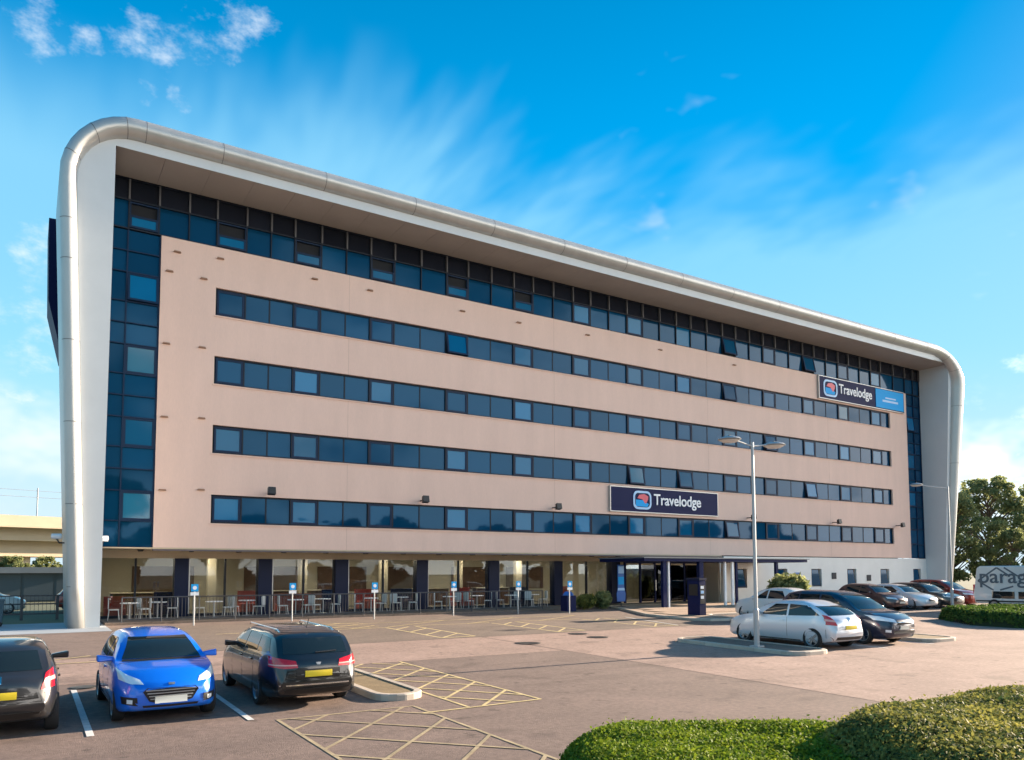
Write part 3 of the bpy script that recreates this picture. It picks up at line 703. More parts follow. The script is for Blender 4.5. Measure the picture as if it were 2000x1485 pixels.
MB().prism([(-0.27,0.95),(0.27,0.95),(0.24,1.1),(-0.24,1.1)],'y',-0.028,-0.022).build('banner_panel',m_pale,BN)
MB().lathe([(0.02,0),(0.3,0),(0.3,0.03),(0.03,0.06),(0.03,0.3),(0.01,0.3)],(0,0,0.0),14).build('base',m_rail,BN)
TM = thing('information_totem','dark navy upright machine standing alone on the entrance paving','totem',(20.7,-9.5,gz(-9.5)+0.11))
box('cabinet',(-0.12,-0.42,0),(0.30,0.38,1.70),m_navy,TM); box('screen_face',(-0.128,-0.3,0.95),(-0.122,0.28,1.5),m_black,TM)
box('front_panel',(-0.08,-0.428,0.55),(0.26,-0.421,1.45),m_black,TM)
for i,(z,c) in enumerate(((1.28,m_lett),(1.05,m_pale),(0.8,m_lett))): box('notice',(-0.05,-0.434,z),(0.16,-0.429,z+0.14),c,TM)
box('top_cap',(-0.16,-0.46,1.702),(0.34,0.42,1.80),m_pier,TM)
LB = thing('litter_bin','dark blue square litter bin by the terrace railing','bin',(18.3,-2.35,0.0))
MB().prism([(-0.30,-0.30),(0.30,-0.30),(0.30,0.30),(-0.30,0.30)],'z',0.0,0.85).build('body',m_navy,LB)
MB().lathe([(0.36,0.851),(0.36,0.93),(0.22,1.06),(0.02,1.08)],(0,0,0),4).build('lid',m_sblue,LB)
# ---- white ground floor block at the right
wb = MB(); wz0,wz1 = -0.2,3.19
wins = [(34.3,35.5),(38.6,39.8),(42.53,43.74),(46.89,48.06),(51.26,52.46),(55.92,57.05)]
segs = [33.2]+[v for w in wins for v in w]+[XR]
for i in range(0,len(segs),2): wb.box((segs[i],0.02,wz0),(segs[i+1],0.34,wz1))
for a,b in wins: wb.box((a,0.02,wz0),(b,0.34,1.02)); wb.box((a,0.02,2.34),(b,0.34,wz1))
wb.build('white_wall',m_white,H)
for a,b in wins:
    box('dark_opening',(a,0.30,1.02),(b,0.345,2.34),m_open,H)
    f = MB(); fw_ = 0.07
    f.prism([(a+.01,1.03),(b-.01,1.03),(b-.35,2.33),(a+.01,2.33)],'y',0.06,0.12)
    o = f.build('window',m_fdark,H)
    MB().prism([(a+.08,1.10),(b-.12,1.10),(b-.41,2.26),(a+.08,2.26)],'y',0.045,0.058).build('pane',m_glass,o)
for x,z in ((40.86,1.83),(45.2,1.81),(49.64,1.63)):
    box('wall_vent',(x-0.26,-0.03,z-0.24),(x+0.26,0.018,z+0.24),m_sblue if x < 42 else m_fdark,H)
# ---- signs on the facade
def rrect(x0,x1,z0,z1,r,seg=5):
    return rounded(x0,x1,z0,z1,r,seg)
def hotel_sign(x0,x1,z0,z1,lx0,lx1,tx0,tx1,tz0,th,label,extra=None):
    S = thing('hotel_sign',label,'sign',(0,0,0))
    box('panel',(x0,-0.16,z0),(x1,-0.003,z1),m_navy,S)
    tr = MB(); e = 0.05
    tr.box((x0-e,-0.175,z1),(x1+e,-0.004,z1+e)); tr.box((x0-e,-0.175,z0-e),(x1+e,-0.004,z0)); tr.box((x0-e,-0.175,z0),(x0,-0.004,z1)); tr.box((x1,-0.175,z0),(x1+e,-0.004,z1))
    tr.build('trim',m_steel,S)
    w = lx1-lx0; cz = (z0+z1)/2; h = min(w*0.86,(z1-z0)*0.78)
    a0,a1 = cz-h/2,cz+h/2
    ring = MB(); o_ = rrect(lx0,lx1,a0,a1,w*0.24); i_ = rrect(lx0+w*0.09,lx1-w*0.09,a0+w*0.09,a1-w*0.09,w*0.17); n = len(o_)
    vs = [(x,-0.19,z) for x,z in o_]+[(x,-0.19,z) for x,z in i_]+[(x,-0.161,z) for x,z in o_]
    ring.add(vs,[(i,(i+1)%n,n+(i+1)%n,n+i) for i in range(n)]+[(i,(i+1)%n,2*n+(i+1)%n,2*n+i) for i in range(n)])
    ring.build('emblem_ring',m_pale,S)
    MB().prism([(lx0+w*.14,a0+h*.16),(lx1-w*.22,a0+h*.14),(lx1-w*.14,a0+h*.30),(lx0+w*.55,a0+h*.50),(lx0+w*.14,a0+h*.52)],'y',-0.18,-0.161).build('emblem_wave',m_cyan,S)
    MB().prism([(lx0+w*.22,a0+h*.60),(lx0+w*.50,a0+h*.55),(lx0+w*.62,a0+h*.36),(lx1-w*.30,a0+h*.32),(lx1-w*.20,a0+h*.52),(lx1-w*.16,a0+h*.72),(lx0+w*.60,a0+h*.84),(lx0+w*.32,a0+h*.78)],'y',-0.186,-0.1805).build('emblem_figure',m_redp,S)
    fit_text('Travelodge',tx0,tx1,tz0,-0.165,m_lett,S,height=th,bold=0.012)
    return S
hotel_sign(23.2,32.5,5.91,7.40,25.0,26.5,26.72,30.9,6.18,0.92,'long navy hotel sign with white lettering above the entrance, lower of the two')
S2 = hotel_sign(43.85,55.1,15.45,17.12,44.35,46.05,46.25,50.55,15.80,0.98,'navy hotel sign with a cyan panel on its right end, high near the right corner')
box('cyan_panel',(51.1,-0.20,15.52),(55.0,-0.162,17.05),m_cyan,S2)
box('cyan_band',(52.0,-0.206,16.05),(54.2,-0.201,16.22),m_pale,S2); box('cyan_band',(52.4,-0.206,16.34),(53.9,-0.201,16.46),m_pale,S2)
# lamps at the foot of the left leg
SC = thing('security_camera','white security camera on the inner side of the left frame leg','camera',(-4.35,-1.0,3.55))
MB().lathe([(0.02,-0.22),(0.11,-0.20),(0.12,0.18),(0.02,0.2)],(0,0,0),12,'x').build('housing',m_lett,SC); MB().tube([(0,0,-0.1),(-0.02,0.2,-0.28),(-0.02,0.9,-0.3)],0.03).build('bracket',m_rail,SC)
SC = thing('security_camera','dark and white security camera on the outer side of the left frame leg','camera',(-6.0,-1.2,3.6))
MB().lathe([(0.02,-0.2),(0.1,-0.18),(0.11,0.16),(0.02,0.18)],(0,0,0),12,'x').build('housing',m_lett,SC); MB().tube([(0,0,-0.1),(0.1,0.2,-0.25),(0.3,0.3,-0.25)],0.03).build('bracket',m_rail,SC)

# ------------------------------------------------------------------ terrace railing, signposts, tables and chairs
RL = thing('terrace_railing','dark metal railing along the terrace in front of the shopfront','railing',(0,0,0))
rx0,rx1,ry = -3.6,17.4,-1.15
MB().tube([(rx0,ry,1.12),(rx1,ry,1.12)],0.028,8).build('handrail',m_rail,RL); MB().tube([(rx0,ry,0.22),(rx1,ry,0.22)],0.02,8).build('bottom_rail',m_rail,RL)
pm = MB().tube([(0,0,0.1),(0,0,1.11)],0.03,8).mesh('post',m_rail); vm_ = MB().tube([(0,0,0.22),(0,0,1.10)],0.009,5).mesh('baluster',m_rail)
for i in range(15):
    o = link('post',pm,RL); o.location = (rx0+(rx1-rx0)*i/14,ry,0)
for i in range(150):
    if i % 10.714 < 1: continue
    o = link('baluster',vm_,RL); o.location = (rx0+(rx1-rx0)*(i+0.5)/150,ry,0)
for k,(x,y,near) in enumerate(((-1.14,-3.05,'leftmost of the six'),(3.0,-2.6,'second from the left'),(6.61,-3.2,'third from the left'),(10.98,-2.7,'fourth from the left'),(14.4,-3.3,'fifth from the left'),(17.0,-4.2,'rightmost, by the litter bin'))):
    t = thing('parking_signpost','slim white post with blue parking sign, '+near,'signpost',(x,y,gz(y)),group='signposts along the terrace')
    MB().tube([(0,0,-0.05),(0,0,1.68)],0.03,8).build('post',m_galv,t)
    box('blue_sign',(-0.14,-0.065,1.38),(0.14,-0.042,1.68),m_cyan,t); box('white_sign',(-0.16,-0.065,1.22),(0.16,-0.042,1.35),m_lett,t)
    MB().lathe([(0.02,-0.069),(0.08,-0.069),(0.08,-0.0655),(0.02,-0.0655)],(0,0,1.53),12,'y').build('symbol',m_lett,t)
def make_chair(mt):
    t = link('dining_chair',None)
    MB().box((-0.21,-0.21,0.43),(0.21,0.21,0.47)).build('seat',mt,t)
    MB().prism([(-0.20,0.50),(0.20,0.50),(0.22,0.88),(0.15,0.94),(-0.15,0.94),(-0.22,0.88)],'y',0.19,0.225).build('backrest',mt,t)
    for sx_ in (-1,1):
        for sy_ in (-1,1): MB().tube([(sx_*0.19,sy_*0.18,0.43),(sx_*0.22,sy_*0.22,0.0)],0.018,6).build('leg',m_steel,t)
    return t
def dup(o, parent=None):
    c = o.copy(); COL.objects.link(c); c.parent = parent
    for ch in list(o.children): dup(ch, c)
    return c
c0 = make_chair(mat('chair_grey_white',(0.55,0.56,0.55),0.5)); first = [True]
ORD = 'first second third fourth fifth sixth seventh eighth ninth tenth eleventh twelfth'.split()
t0 = link('bistro_table',None)
MB().lathe([(0.02,0.70),(0.38,0.70),(0.40,0.72),(0.38,0.74),(0.02,0.74)],(0,0,0),18).build('table_top',m_lett,t0)
MB().tube([(0,0,0.02),(0,0,0.70)],0.035,8).build('column',m_steel,t0); MB().lathe([(0.02,0),(0.24,0),(0.22,0.025),(0.02,0.04)],(0,0,0),14).build('foot',m_steel,t0)
ft = [True]
tabs = [(-3.1,0.9),(-1.9,1.5),(0.4,0.8),(2.0,1.4),(4.2,0.9),(5.7,1.3),(8.1,0.9),(10.0,1.4),(12.6,0.8),(14.6,1.3),(16.6,0.9),(18.4,1.3)]
for k,(x,y) in enumerate(tabs):
    t = t0 if ft[0] else dup(t0); ft[0] = False
    t.location = (x,y,0.1); tag(t,'round white table on the terrace, '+ORD[k]+' from the left','table','tables on the terrace')
    for sd_,a in zip(('left','right'),((200,340) if k%2 else (160,20))):
        c = c0 if first[0] else dup(c0); first[0] = False
        aa = R(a+random.uniform(-20,20)); c.location = (x+0.62*math.cos(aa),y+0.62*math.sin(aa),0.1); c.rotation_euler = (0,0,aa-math.pi/2)
        tag(c,sd_+' white backed chair at the '+ORD[k]+' table from the left on the terrace','chair','chairs on the terrace')
for k,(x,y) in enumerate(((3.9,3.0),(-3.9,3.2))):
    t = thing('red_sofa','low red bench seat behind the glass, '+('below the dark estate car roof side' if k == 0 else 'next to the left frame leg'),'bench',(x,y,0.1))
    box('seat',(0,0,0),(1.9 if k == 0 else 0.9,0.55,0.42),m_sofa,t); box('backrest',(0,0.56,0),(1.9 if k == 0 else 0.9,0.72,0.95),m_sofa,t)

# ------------------------------------------------------------------ street lamps
def lamp(x, y, h, heads, label):
    t = thing('street_lamp',label,'street lamp',(x,y,gz(y)))
    MB().tube([(0,0,0),(0,0,1.2),(0,0,1.25),(0,0,h)],[0.085,0.085,0.06,0.045],10).build('pole',m_galv,t)
    MB().box((-0.15,-0.15,0.10),(0.15,0.15,0.145)).build('base_plate',m_galv,t)
    for dx,dy in heads:
        L = math.hypot(dx,dy); ux,uy = dx/L,dy/L
        MB().tube([(0,0,h-0.12),(ux*(L-0.34),uy*(L-0.34),h-0.02)],0.022,8).build('arm',m_galv,t)
        hd = link('lamp_head',MB().lathe([(0.02,0.10),(0.16,0.085),(0.30,0.04),(0.345,0.0),(0.33,-0.015),(0.02,-0.016)],(0,0,0),20).mesh('lamp_head',m_galv,True),t); hd.location = (dx,dy,h)
        link('lens',MB().lathe([(0.27,-0.0165),(0.30,-0.03),(0.20,-0.085),(0.02,-0.105)],(0,0,0),20).mesh('lens',m_lens,True),hd)
        MB().box((-0.03,-0.03,0.08),(0.03,0.03,0.13)).build('photocell',m_black,hd)
    return t
lamp(11.6,-20.9,6.28,((-1.0,0.0),(1.0,0.0)),'tall grey street lamp with two round heads, on the island by the silver hatchback')
lamp(37.9,-12.7,7.15,((-2.35,0.5),),'tall grey street lamp with one long armed head at the hotel\'s right end')

# ------------------------------------------------------------------ vehicles
def pchip(pts):
    xs = np.array([p[0] for p in pts],float); zs = np.array([p[1] for p in pts],float)
    h = np.diff(xs); d = np.diff(zs)/h; m = np.zeros(len(xs)); m[0] = d[0]; m[-1] = d[-1]
    for i in range(1,len(xs)-1):
        if d[i-1]*d[i] > 0:
            w1 = 2*h[i]+h[i-1]; w2 = h[i]+2*h[i-1]; m[i] = (w1+w2)/(w1/d[i-1]+w2/d[i])
    def f(x):
        x = min(max(x,xs[0]),xs[-1]); i = int(min(max(np.searchsorted(xs,x)-1,0),len(h)-1)); t = (x-xs[i])/h[i]
        return float((2*t**3-3*t**2+1)*zs[i]+(t**3-2*t**2+t)*h[i]*m[i]+(-2*t**3+3*t**2)*zs[i+1]+(t**3-t**2)*h[i]*m[i+1])
    return f
class Shell:
    def __init__(s, d):
        s.d = d; L,W,Hh = d['L'],d['W'],d['H']; nz_,hd = d['nose'],d['hood']; xs,xr,xe,xt,zt = d['xs'],d['xr'],d['xe'],d['xt'],d['zt']
        s.top = pchip([(0,nz_-.10),(.05,nz_-.01),(.16,nz_+.05),(xs*.42,nz_+.62*(hd-nz_)),(xs*.8,hd-.03),(xs,hd),((xs+xr)/2,(hd+Hh)/2+.035),(xr,Hh-.055),(xr+.38,Hh-.006),((xr+xe)/2+.25,Hh),(xe,Hh-d['drop']),((xe+xt)/2,(Hh-d['drop']+zt)/2+.045),(xt,zt),(L-.04,zt-.12),(L,zt-.34)])
        bb = d['belt']; s.beltf = pchip([(0,nz_-.16),(.3,nz_),(xs*.7,hd-.11),(xs,bb-.02),((xs+xe)/2,bb+.01),(xe,bb+.05),(xt-.08,min(bb+.06,zt-.03)),(L,zt-.42)])
        s.bot = pchip([(0,.36),(.08,.25),(.5,.19),(L-.6,.19),(L-.10,.27),(L,.40)])
        w = W/2; s.plan = pchip([(0,w*.66),(.05,w*.76),(.18,w*.87),(.45,w*.96),(.9,w*.995),(L*.5,w),(L-.9,w*.985),(L-.4,w*.93),(L-.1,w*.84),(L,w*.74)])
        s.tum = d.get('tum',.34)
    def sec(s, x):
        zt,zb,w = s.top(x),s.bot(x),s.plan(x); zl = min(s.beltf(x),zt-.02); hb = max(zl-zb,.05); g = zt-zl
        wb_ = .945*w; wt = wb_-s.tum*g
        p = [(0,zb),(.78*w,zb),(.92*w,zb+.03*hb),(.975*w,zb+.14*hb),(.99*w,zb+.32*hb),(w,zb+.52*hb),(.997*w,zb+.70*hb),(.982*w,zb+.84*hb),(.965*w,zb+.94*hb),(wb_,zl),
             (lerp(wb_,wt,.33)+.012*min(1,g*3),zl+.33*g),(lerp(wb_,wt,.66)+.012*min(1,g*3),zl+.66*g),(lerp(wb_,wt,.9),zl+.88*g),(wt-.03,zt-.03*min(1,g*4)),(wt-.09,zt-.004),(.6*wt,zt+.012),(.3*wt,zt+.02),(0,zt+.023)]
        return p
    def xb(s, x, y):
        L = s.d['L']; w = s.d['W']/2
        kf = .16*max(0,1-x/2.2); kr = .10*max(0,1-(L-x)/1.6)
        return x+(kf-kr)*(y/w)**2
    def mesh(s):
        L = s.d['L']; xs = np.concatenate([np.array([0,.02,.05,.09,.13,.18,.25]),np.linspace(.33,L-.33,44),L-np.array([.25,.18,.13,.09,.05,.02,0])])
        vs = []; fs = []
        for x in xs:
            h = s.sec(x); ring = h+[(-a,b) for a,b in h[-2:0:-1]]
            vs += [(s.xb(x,a),a,b) for a,b in ring]
        n = len(ring)
        for i in range(len(xs)-1):
            for j in range(n): fs.append((i*n+j,i*n+(j+1)%n,(i+1)*n+(j+1)%n,(i+1)*n+j))
        fs.append(tuple(range(n))[::-1]); fs.append(tuple(range((len(xs)-1)*n,len(xs)*n)))
        return vs,fs
def make_car(label, d, paint, loc, heading, name='parked_car', group=None, detail=True, cat='car'):
    """heading: angle of the car's forward direction in the ground plane. Local x runs from nose (0) to tail (L)."""
    t = thing(name,label,cat,group=group)
    L,W = d['L'],d['W']; s = Shell(d); vs,fs = s.mesh()
    q = Matrix.Rotation(TILT if loc[1] < -3 else 0,4,'X') @ Matrix.Rotation(heading,4,'Z')
    t.scale = (d.get('sc',1.0),)*3; t.rotation_euler = q.to_euler(); t.location = (loc[0],loc[1],gz(loc[1]))
    bvh = BVHTree.FromPolygons([Vector(v) for v in vs],fs)
    OFF = Matrix.Rotation(math.pi,4,'Z') @ Matrix.Translation((-L/2,0,0))   # nose to +x, centred
    def put(o):
        me = o.data; me.transform(OFF); me.update(); return o
    r = d['r']; xf,xr_ = d['xf'],d['xf']+d['wb']
    # body with wheel wells cut out
    mb = MB(); mb.v = vs; mb.f = fs; mb.mi = [0]*len(fs); body = mb.build('body',[paint,m_black],t,True,38)
    cut = MB()
    for xx in (xf,xr_):
        for sg in (-1,1): cut.lathe([(r+.055,W/2*sg-.30*sg),(r+.055,W/2*sg+.2*sg)],(xx,0,r),28,'y')
    cm_ = cut.mesh('cut',m_black); co = bpy.data.objects.new('cut',cm_); COL.objects.link(co)
    cm_.materials.clear(); cm_.materials.append(paint); cm_.materials.append(m_black); cm_.polygons.foreach_set('material_index',[1]*len(cm_.polygons))
    md = body.modifiers.new('b','BOOLEAN'); md.operation = 'DIFFERENCE'; md.object = co; md.solver = 'EXACT'
    dg = bpy.context.evaluated_depsgraph_get(); nm = bpy.data.meshes.new_from_object(body.evaluated_get(dg)); body.modifiers.clear(); body.data = nm
    bpy.data.objects.remove(co)
    nm.polygons.foreach_set('use_smooth',[True]*len(nm.polygons)); nm.set_sharp_from_angle(angle=R(38)); put(body)
    D = {'front':Vector((1,0,0)),'rear':Vector((-1,0,0)),'left':Vector((0,1,0)),'right':Vector((0,-1,0)),'top':Vector((0,0,-1))}
    def cast(view, a, b, off):
        dv = D[view]
        o_ = {'front':(-2,a,b),'rear':(L+2,a,b),'left':(a,-3,b),'right':(a,3,b),'top':(a,b,4)}[view]
        h,n,_,_ = bvh.ray_cast(Vector(o_),dv)
        if h is None: h,n,_,_ = bvh.find_nearest(Vector(o_)+dv*2); 
        if n.dot(dv) > 0: n = -n
        return h+n*off
    def patch(name_, view, lo, hi, mt, nu=8, nv=5, off=.006, parent=None, smooth=True):
        """ruled patch between two polylines, dropped on the body"""
        def at(pl,t):
            k = t*(len(pl)-1); i = min(int(k),len(pl)-2); f = k-i; return (lerp(pl[i][0],pl[i+1][0],f),lerp(pl[i][1],pl[i+1][1],f))
        vs_ = []; fs_ = []
        for i in range(nu+1):
            A,B = at(lo,i/nu),at(hi,i/nu)
            for j in range(nv+1):
                f = j/nv; vs_.append(cast(view,lerp(A[0],B[0],f),lerp(A[1],B[1],f),off))
        K = nv+1
        for i in range(nu):
            for j in range(nv): fs_.append((i*K+j,(i+1)*K+j,(i+1)*K+j+1,i*K+j+1))
        # skirt back to the body so the piece has thickness
        bd = [i*K for i in range(nu+1)]+[nu*K+j for j in range(1,K)]+[i*K+nv for i in range(nu-1,-1,-1)]+[j for j in range(nv-1,0,-1)]
        dv = D[view]; k0 = len(vs_); vs_ += [vs_[i]+dv*(off+.012) for i in bd]
        n = len(bd); fs_ += [(bd[i],bd[(i+1)%n],k0+(i+1)%n,k0+i) for i in range(n)]
        mb_ = MB(); mb_.add(vs_,fs_); o = mb_.build(name_,mt,parent or t,smooth,30); return put(o)
    def both(name_, lo, hi, mt, **k):
        res = []
        for v in ('left','right'): res.append(patch(name_,v,lo,hi,mt,**k))
        return res
    def mirror(name_, view, lo, hi, mt, **k):
        res = []
        for sg in (1,-1): res.append(patch(name_,view,[(sg*a,b) for a,b in lo],[(sg*a,b) for a,b in hi],mt,**k))
        return res
    xs,xr,xe,xt,zt,Hh,bb,hd = d['xs'],d['xr'],d['xe'],d['xt'],d['zt'],d['H'],d['belt'],d['hood']
    w = W/2
    def hw(z, x): # half width available at the flat part at height z for a station
        sct = s.sec(x); return sct[14][0]
    # glazing
    xm = (xs+xr)/2; zl,zh = hd+.03,Hh-.085
    def xa(z, lo_, hi_): # station on the screen at height z
        for k in range(60):
            m_ = (lo_+hi_)/2
            up = s.top(m_) < z
            if (s.top(lo_) < s.top(hi_)) == up: lo_ = m_
            else: hi_ = m_
        return m_
    wl,wh = hw(zl,xa(zl,xs-.1,xr+.3))-.01,hw(zh,xa(zh,xs-.1,xr+.3))-.015
    patch('windscreen','front',[(-wl,zl),(wl,zl)],[(-wh,zh),(wh,zh)],m_cglass,10,6)
    rl,rh = zt+.05,Hh-d['drop']-.05
    wl2,wh2 = hw(rl,xa(rl,xe,xt+.1))-.0,hw(rh,xa(rh,xe-.2,xt))-.01
    patch('rear_window','rear',[(-wl2,rl),(wl2,rl)],[(-wh2,rh),(wh2,rh)],m_cglass,10,6)
    xB = d['xB']; xC = d['xC']; zt_ = Hh-.125; zb_ = bb+.035
    both('side_window',[(xs+.42,zb_),(xB-.04,zb_+.01)],[(xr+.13,zt_),(xB-.04,zt_+.015)],m_cglass,nu=8,nv=5)
    if d.get('three'):
        both('side_window',[(xB+.04,zb_+.01),(xC,zb_+.06)],[(xB+.04,zt_+.015),(xC-.42,zt_-.01)],m_cglass,nu=8,nv=5)
    else:
        both('side_window',[(xB+.04,zb_+.01),(xC,zb_+.04)],[(xB+.04,zt_+.015),(xC-(.05 if d.get('xD') else .28),zt_)],m_cglass,nu=8,nv=5)
        if d.get('xD'): both('side_window',[(xC+.07,zb_+.04),(d['xD'],zb_+.06)],[(xC+.02,zt_),(d['xD']-.22,zt_-.03)],m_cglass,nu=6,nv=5)
    # wheels
    tp = [(r*.66,-.085),(r*.93,-.10),(r*.985,-.08),(r,-.04),(r,.04),(r*.985,.08),(r*.93,.10),(r*.66,.085),(r*.66,-.085)]
    for xx in (xf,xr_):
        for sg in (-1,1):
            wo = link('wheel',MB().lathe(tp,(0,0,0),26,'y',False).mesh('wheel',m_rubber,True,50),t)
            p = OFF @ Vector((xx,sg*(w-.115),r)); wo.location = p
            sd = -sg if True else sg        # OFF turns the car around, so the outer side flips
            rm = MB(); o_ = .062*sd
            rm.lathe([(r*.60,.0),(r*.70,.0),(r*.71,.028*sd),(r*.64,.030*sd)],(0,o_,0),26,'y') if False else None
            ringv = [(r*.70,o_+.026*sd),(r*.665,o_+.034*sd),(r*.60,o_+.01*sd),(r*.60,o_-.05*sd),(r*.70,o_-.05*sd),(r*.70,o_+.026*sd)]
            rm.lathe(ringv,(0,0,0),26,'y',False)
            rm.lathe([(.02,o_+.012*sd),(r*.14,o_+.012*sd),(r*.16,o_-.02*sd),(.02,o_-.02*sd)],(0,0,0),14,'y')
            ns = d.get('spokes',5)
            for k in range(ns):
                a = 2*math.pi*k/ns; ca,sa = math.cos(a),math.sin(a); pa,pb = (-sa,ca),(ca,sa)
                q_ = []
                for (rad,hw_) in ((r*.10,r*.10),(r*.63,r*.13)):
                    for e in (-1,1): q_.append((ca*rad+pa[0]*hw_*e,sa*rad+pa[1]*hw_*e))
                a0,a1,b0,b1 = q_[0],q_[1],q_[2],q_[3]
                rm.prism([a0,b0,b1,a1],'y',o_-.015*sd,o_+.016*sd)
            rim = rm.build('rim',m_rim,wo)
            MB().lathe([(.02,o_-.045*sd),(r*.655,o_-.045*sd),(r*.655,o_-.055*sd),(.02,o_-.055*sd)],(0,0,0),20,'y').build('brake_disc',m_black,wo)
    if not detail: 
        mirror('headlamp','front',[(w*.50,d['nose']-.06),(w*.90,d['nose']+.0)],[(w*.52,d['nose']+.04),(w*.90,d['nose']+.10)],m_lamp,nu=5,nv=3)
        patch('grille','front',[(-w*.45,d['nose']-.14),(w*.45,d['nose']-.14)],[(-w*.45,d['nose']-.05),(w*.45,d['nose']-.05)],m_black,6,2)
        patch('number_plate','front',[(-.26,d['nose']-.27),(.26,d['nose']-.27)],[(-.26,d['nose']-.16),(.26,d['nose']-.16)],m_plw,4,2,off=.015)
        for sg in (-1,1):
            o = MB().lathe([(.02,-.10),(.07,-.08),(.075,.06),(.02,.09)],(xs+.45,sg*(w+.07),bb+.06),10,'y').build('door_mirror',paint,t,True); put(o)
        return t
    # lamps, trim and seams
    d['front'](patch,mirror,both,w,d) ; d['rear'](patch,mirror,both,w,d)
    for sg in (-1,1):
        mm = MB(); px,pz = xs+.47,bb+.075
        mm.add([(px-.05,sg*(w-.15),pz-.045),(px+.05,sg*(w-.15),pz-.045),(px+.06,sg*(w-.15),pz+.02),(px-.04,sg*(w-.15),pz+.02),
                (px-.09,sg*(w+.17),pz-.055),(px+.05,sg*(w+.185),pz-.05),(px+.055,sg*(w+.185),pz+.075),(px-.05,sg*(w+.17),pz+.08)],
               [(0,1,2,3),(4,5,6,7),(0,1,5,4),(1,2,6,5),(2,3,7,6),(3,0,4,7)])
        o = mm.build('door_mirror',d.get('mirror_mat',paint),t)
        bv = o.modifiers.new('bevel','BEVEL'); bv.width = .025; bv.segments = 3; put(o)
    sill = .235
    for xx,dx in ((xs+.36,.02),(xB,-.01)) + (() if d.get('three') else ((xC-.05,-.10),)):
        both('door_seam',[(xx,sill+.1),(xx,sill+.3),(xx+dx*.5,bb-.06),(xx+dx,bb+.0)],[(xx+.009,sill+.1),(xx+.009,sill+.3),(xx+.009+dx*.5,bb-.06),(xx+.009+dx,bb+.0)],m_black,nu=9,nv=1,off=.0025)
    for xx in ((xB-.30,) if d.get('three') else (xB-.28,xC-.38)):
        both('door_handle',[(xx,bb-.13),(xx+.2,bb-.125)],[(xx,bb-.10),(xx+.2,bb-.095)],paint,nu=5,nv=2,off=.028)
    both('sill_trim',[(xf+r+.1,.20),(xr_-r-.1,.20)],[(xf+r+.1,.255),(xr_-r-.1,.255)],m_black,nu=8,nv=2,off=.006)
    patch('bonnet_seam','top',[(xs*.94,-w*.84),(xs*.90,0),(xs*.94,w*.84)],[(xs*.94+.014,-w*.84),(xs*.90+.014,0),(xs*.94+.014,w*.84)],m_black,12,1,.003)
    patch('wiper_cowl','front',[(-w*.78,hd-.005),(0,hd+.008),(w*.78,hd-.005)],[(-w*.76,hd+.024),(0,hd+.028),(w*.76,hd+.024)],m_black,10,1,.004)
    both('bumper_seam',[(xr_+r+.12,.36),(xr_+r+.12,.62)],[(xr_+r+.130,.36),(xr_+r+.130,.62)],m_black,nu=4,nv=1,off=.0025)
    patch('fuel_flap','right',[(xr_+.12,bb-.20),(xr_+.28,bb-.20)],[(xr_+.12,bb-.05),(xr_+.28,bb-.05)],paint,nu=4,nv=4,off=.004)
    # seats seen dimly behind the glass are left to the reflection
    return t
def paintm(name, col, metal=0.25, rough=0.32): return mat('paint_'+name,col,rough,metal,coat=1.0)
# front and rear faces
def front_swept(patch, mirror, both, w, d):
    n = d['nose']
    mirror('headlamp','front',[(w*.50,n-.01),(w*.72,n+.0),(w*.90,n+.06)],[(w*.56,n+.06),(w*.78,n+.14),(w*.915,n+.225)],m_lamp,nu=9,nv=4,off=.008)
    patch('grille','front',[(-w*.40,n-.30),(-w*.28,n-.33),(w*.28,n-.33),(w*.40,n-.30)],[(-w*.52,n-.13),(-w*.44,n-.07),(w*.44,n-.07),(w*.52,n-.13)],m_black,12,5,.006)
    for k in range(4):
        z = n-.12-.05*k; patch('grille_bar','front',[(-w*(.47-.03*k),z),(w*(.47-.03*k),z)],[(-w*(.47-.03*k),z+.016),(w*(.47-.03*k),z+.016)],m_galv,8,1,.016)
    patch('number_plate','front',[(-.26,n-.335),(.26,n-.335)],[(-.26,n-.225),(.26,n-.225)],m_plw,4,2,.03)
    mirror('fog_recess','front',[(w*.60,n-.36),(w*.86,n-.33)],[(w*.62,n-.22),(w*.88,n-.21)],m_black,nu=5,nv=3)
    mirror('fog_lamp','front',[(w*.69,n-.325),(w*.78,n-.32)],[(w*.69,n-.255),(w*.78,n-.25)],m_lamp,nu=3,nv=3,off=.014)
    patch('lower_intake','front',[(-w*.5,n-.40),(w*.5,n-.40)],[(-w*.52,n-.36),(w*.52,n-.36)],m_black,8,2)
    patch('emblem','front',[(-.05,n-.03),(.05,n-.03)],[(-.05,n+.005),(.05,n+.005)],m_rim,4,2,.012)
def front_plain(patch, mirror, both, w, d):
    n = d['nose']
    mirror('headlamp','front',[(w*.46,n-.08),(w*.93,n+.0)],[(w*.48,n+.03),(w*.95,n+.15)],m_lamp,nu=8,nv=4,off=.008)
    patch('grille','front',[(-w*.40,n-.13),(w*.40,n-.13)],[(-w*.42,n-.01),(w*.42,n-.01)],m_black,10,3)
    patch('grille_bar','front',[(-w*.41,n-.07),(w*.41,n-.07)],[(-w*.41,n-.05),(w*.41,n-.05)],m_chrome,8,1,.014)
    patch('number_plate','front',[(-.26,n-.30),(.26,n-.30)],[(-.26,n-.19),(.26,n-.19)],m_plw,4,2,.02)
    patch('lower_intake','front',[(-w*.62,n-.42),(w*.62,n-.42)],[(-w*.62,n-.33),(w*.62,n-.33)],m_black,8,2)
    mirror('fog_lamp','front',[(w*.70,n-.38),(w*.82,n-.37)],[(w*.70,n-.30),(w*.82,n-.29)],m_lamp,nu=3,nv=3,off=.01)
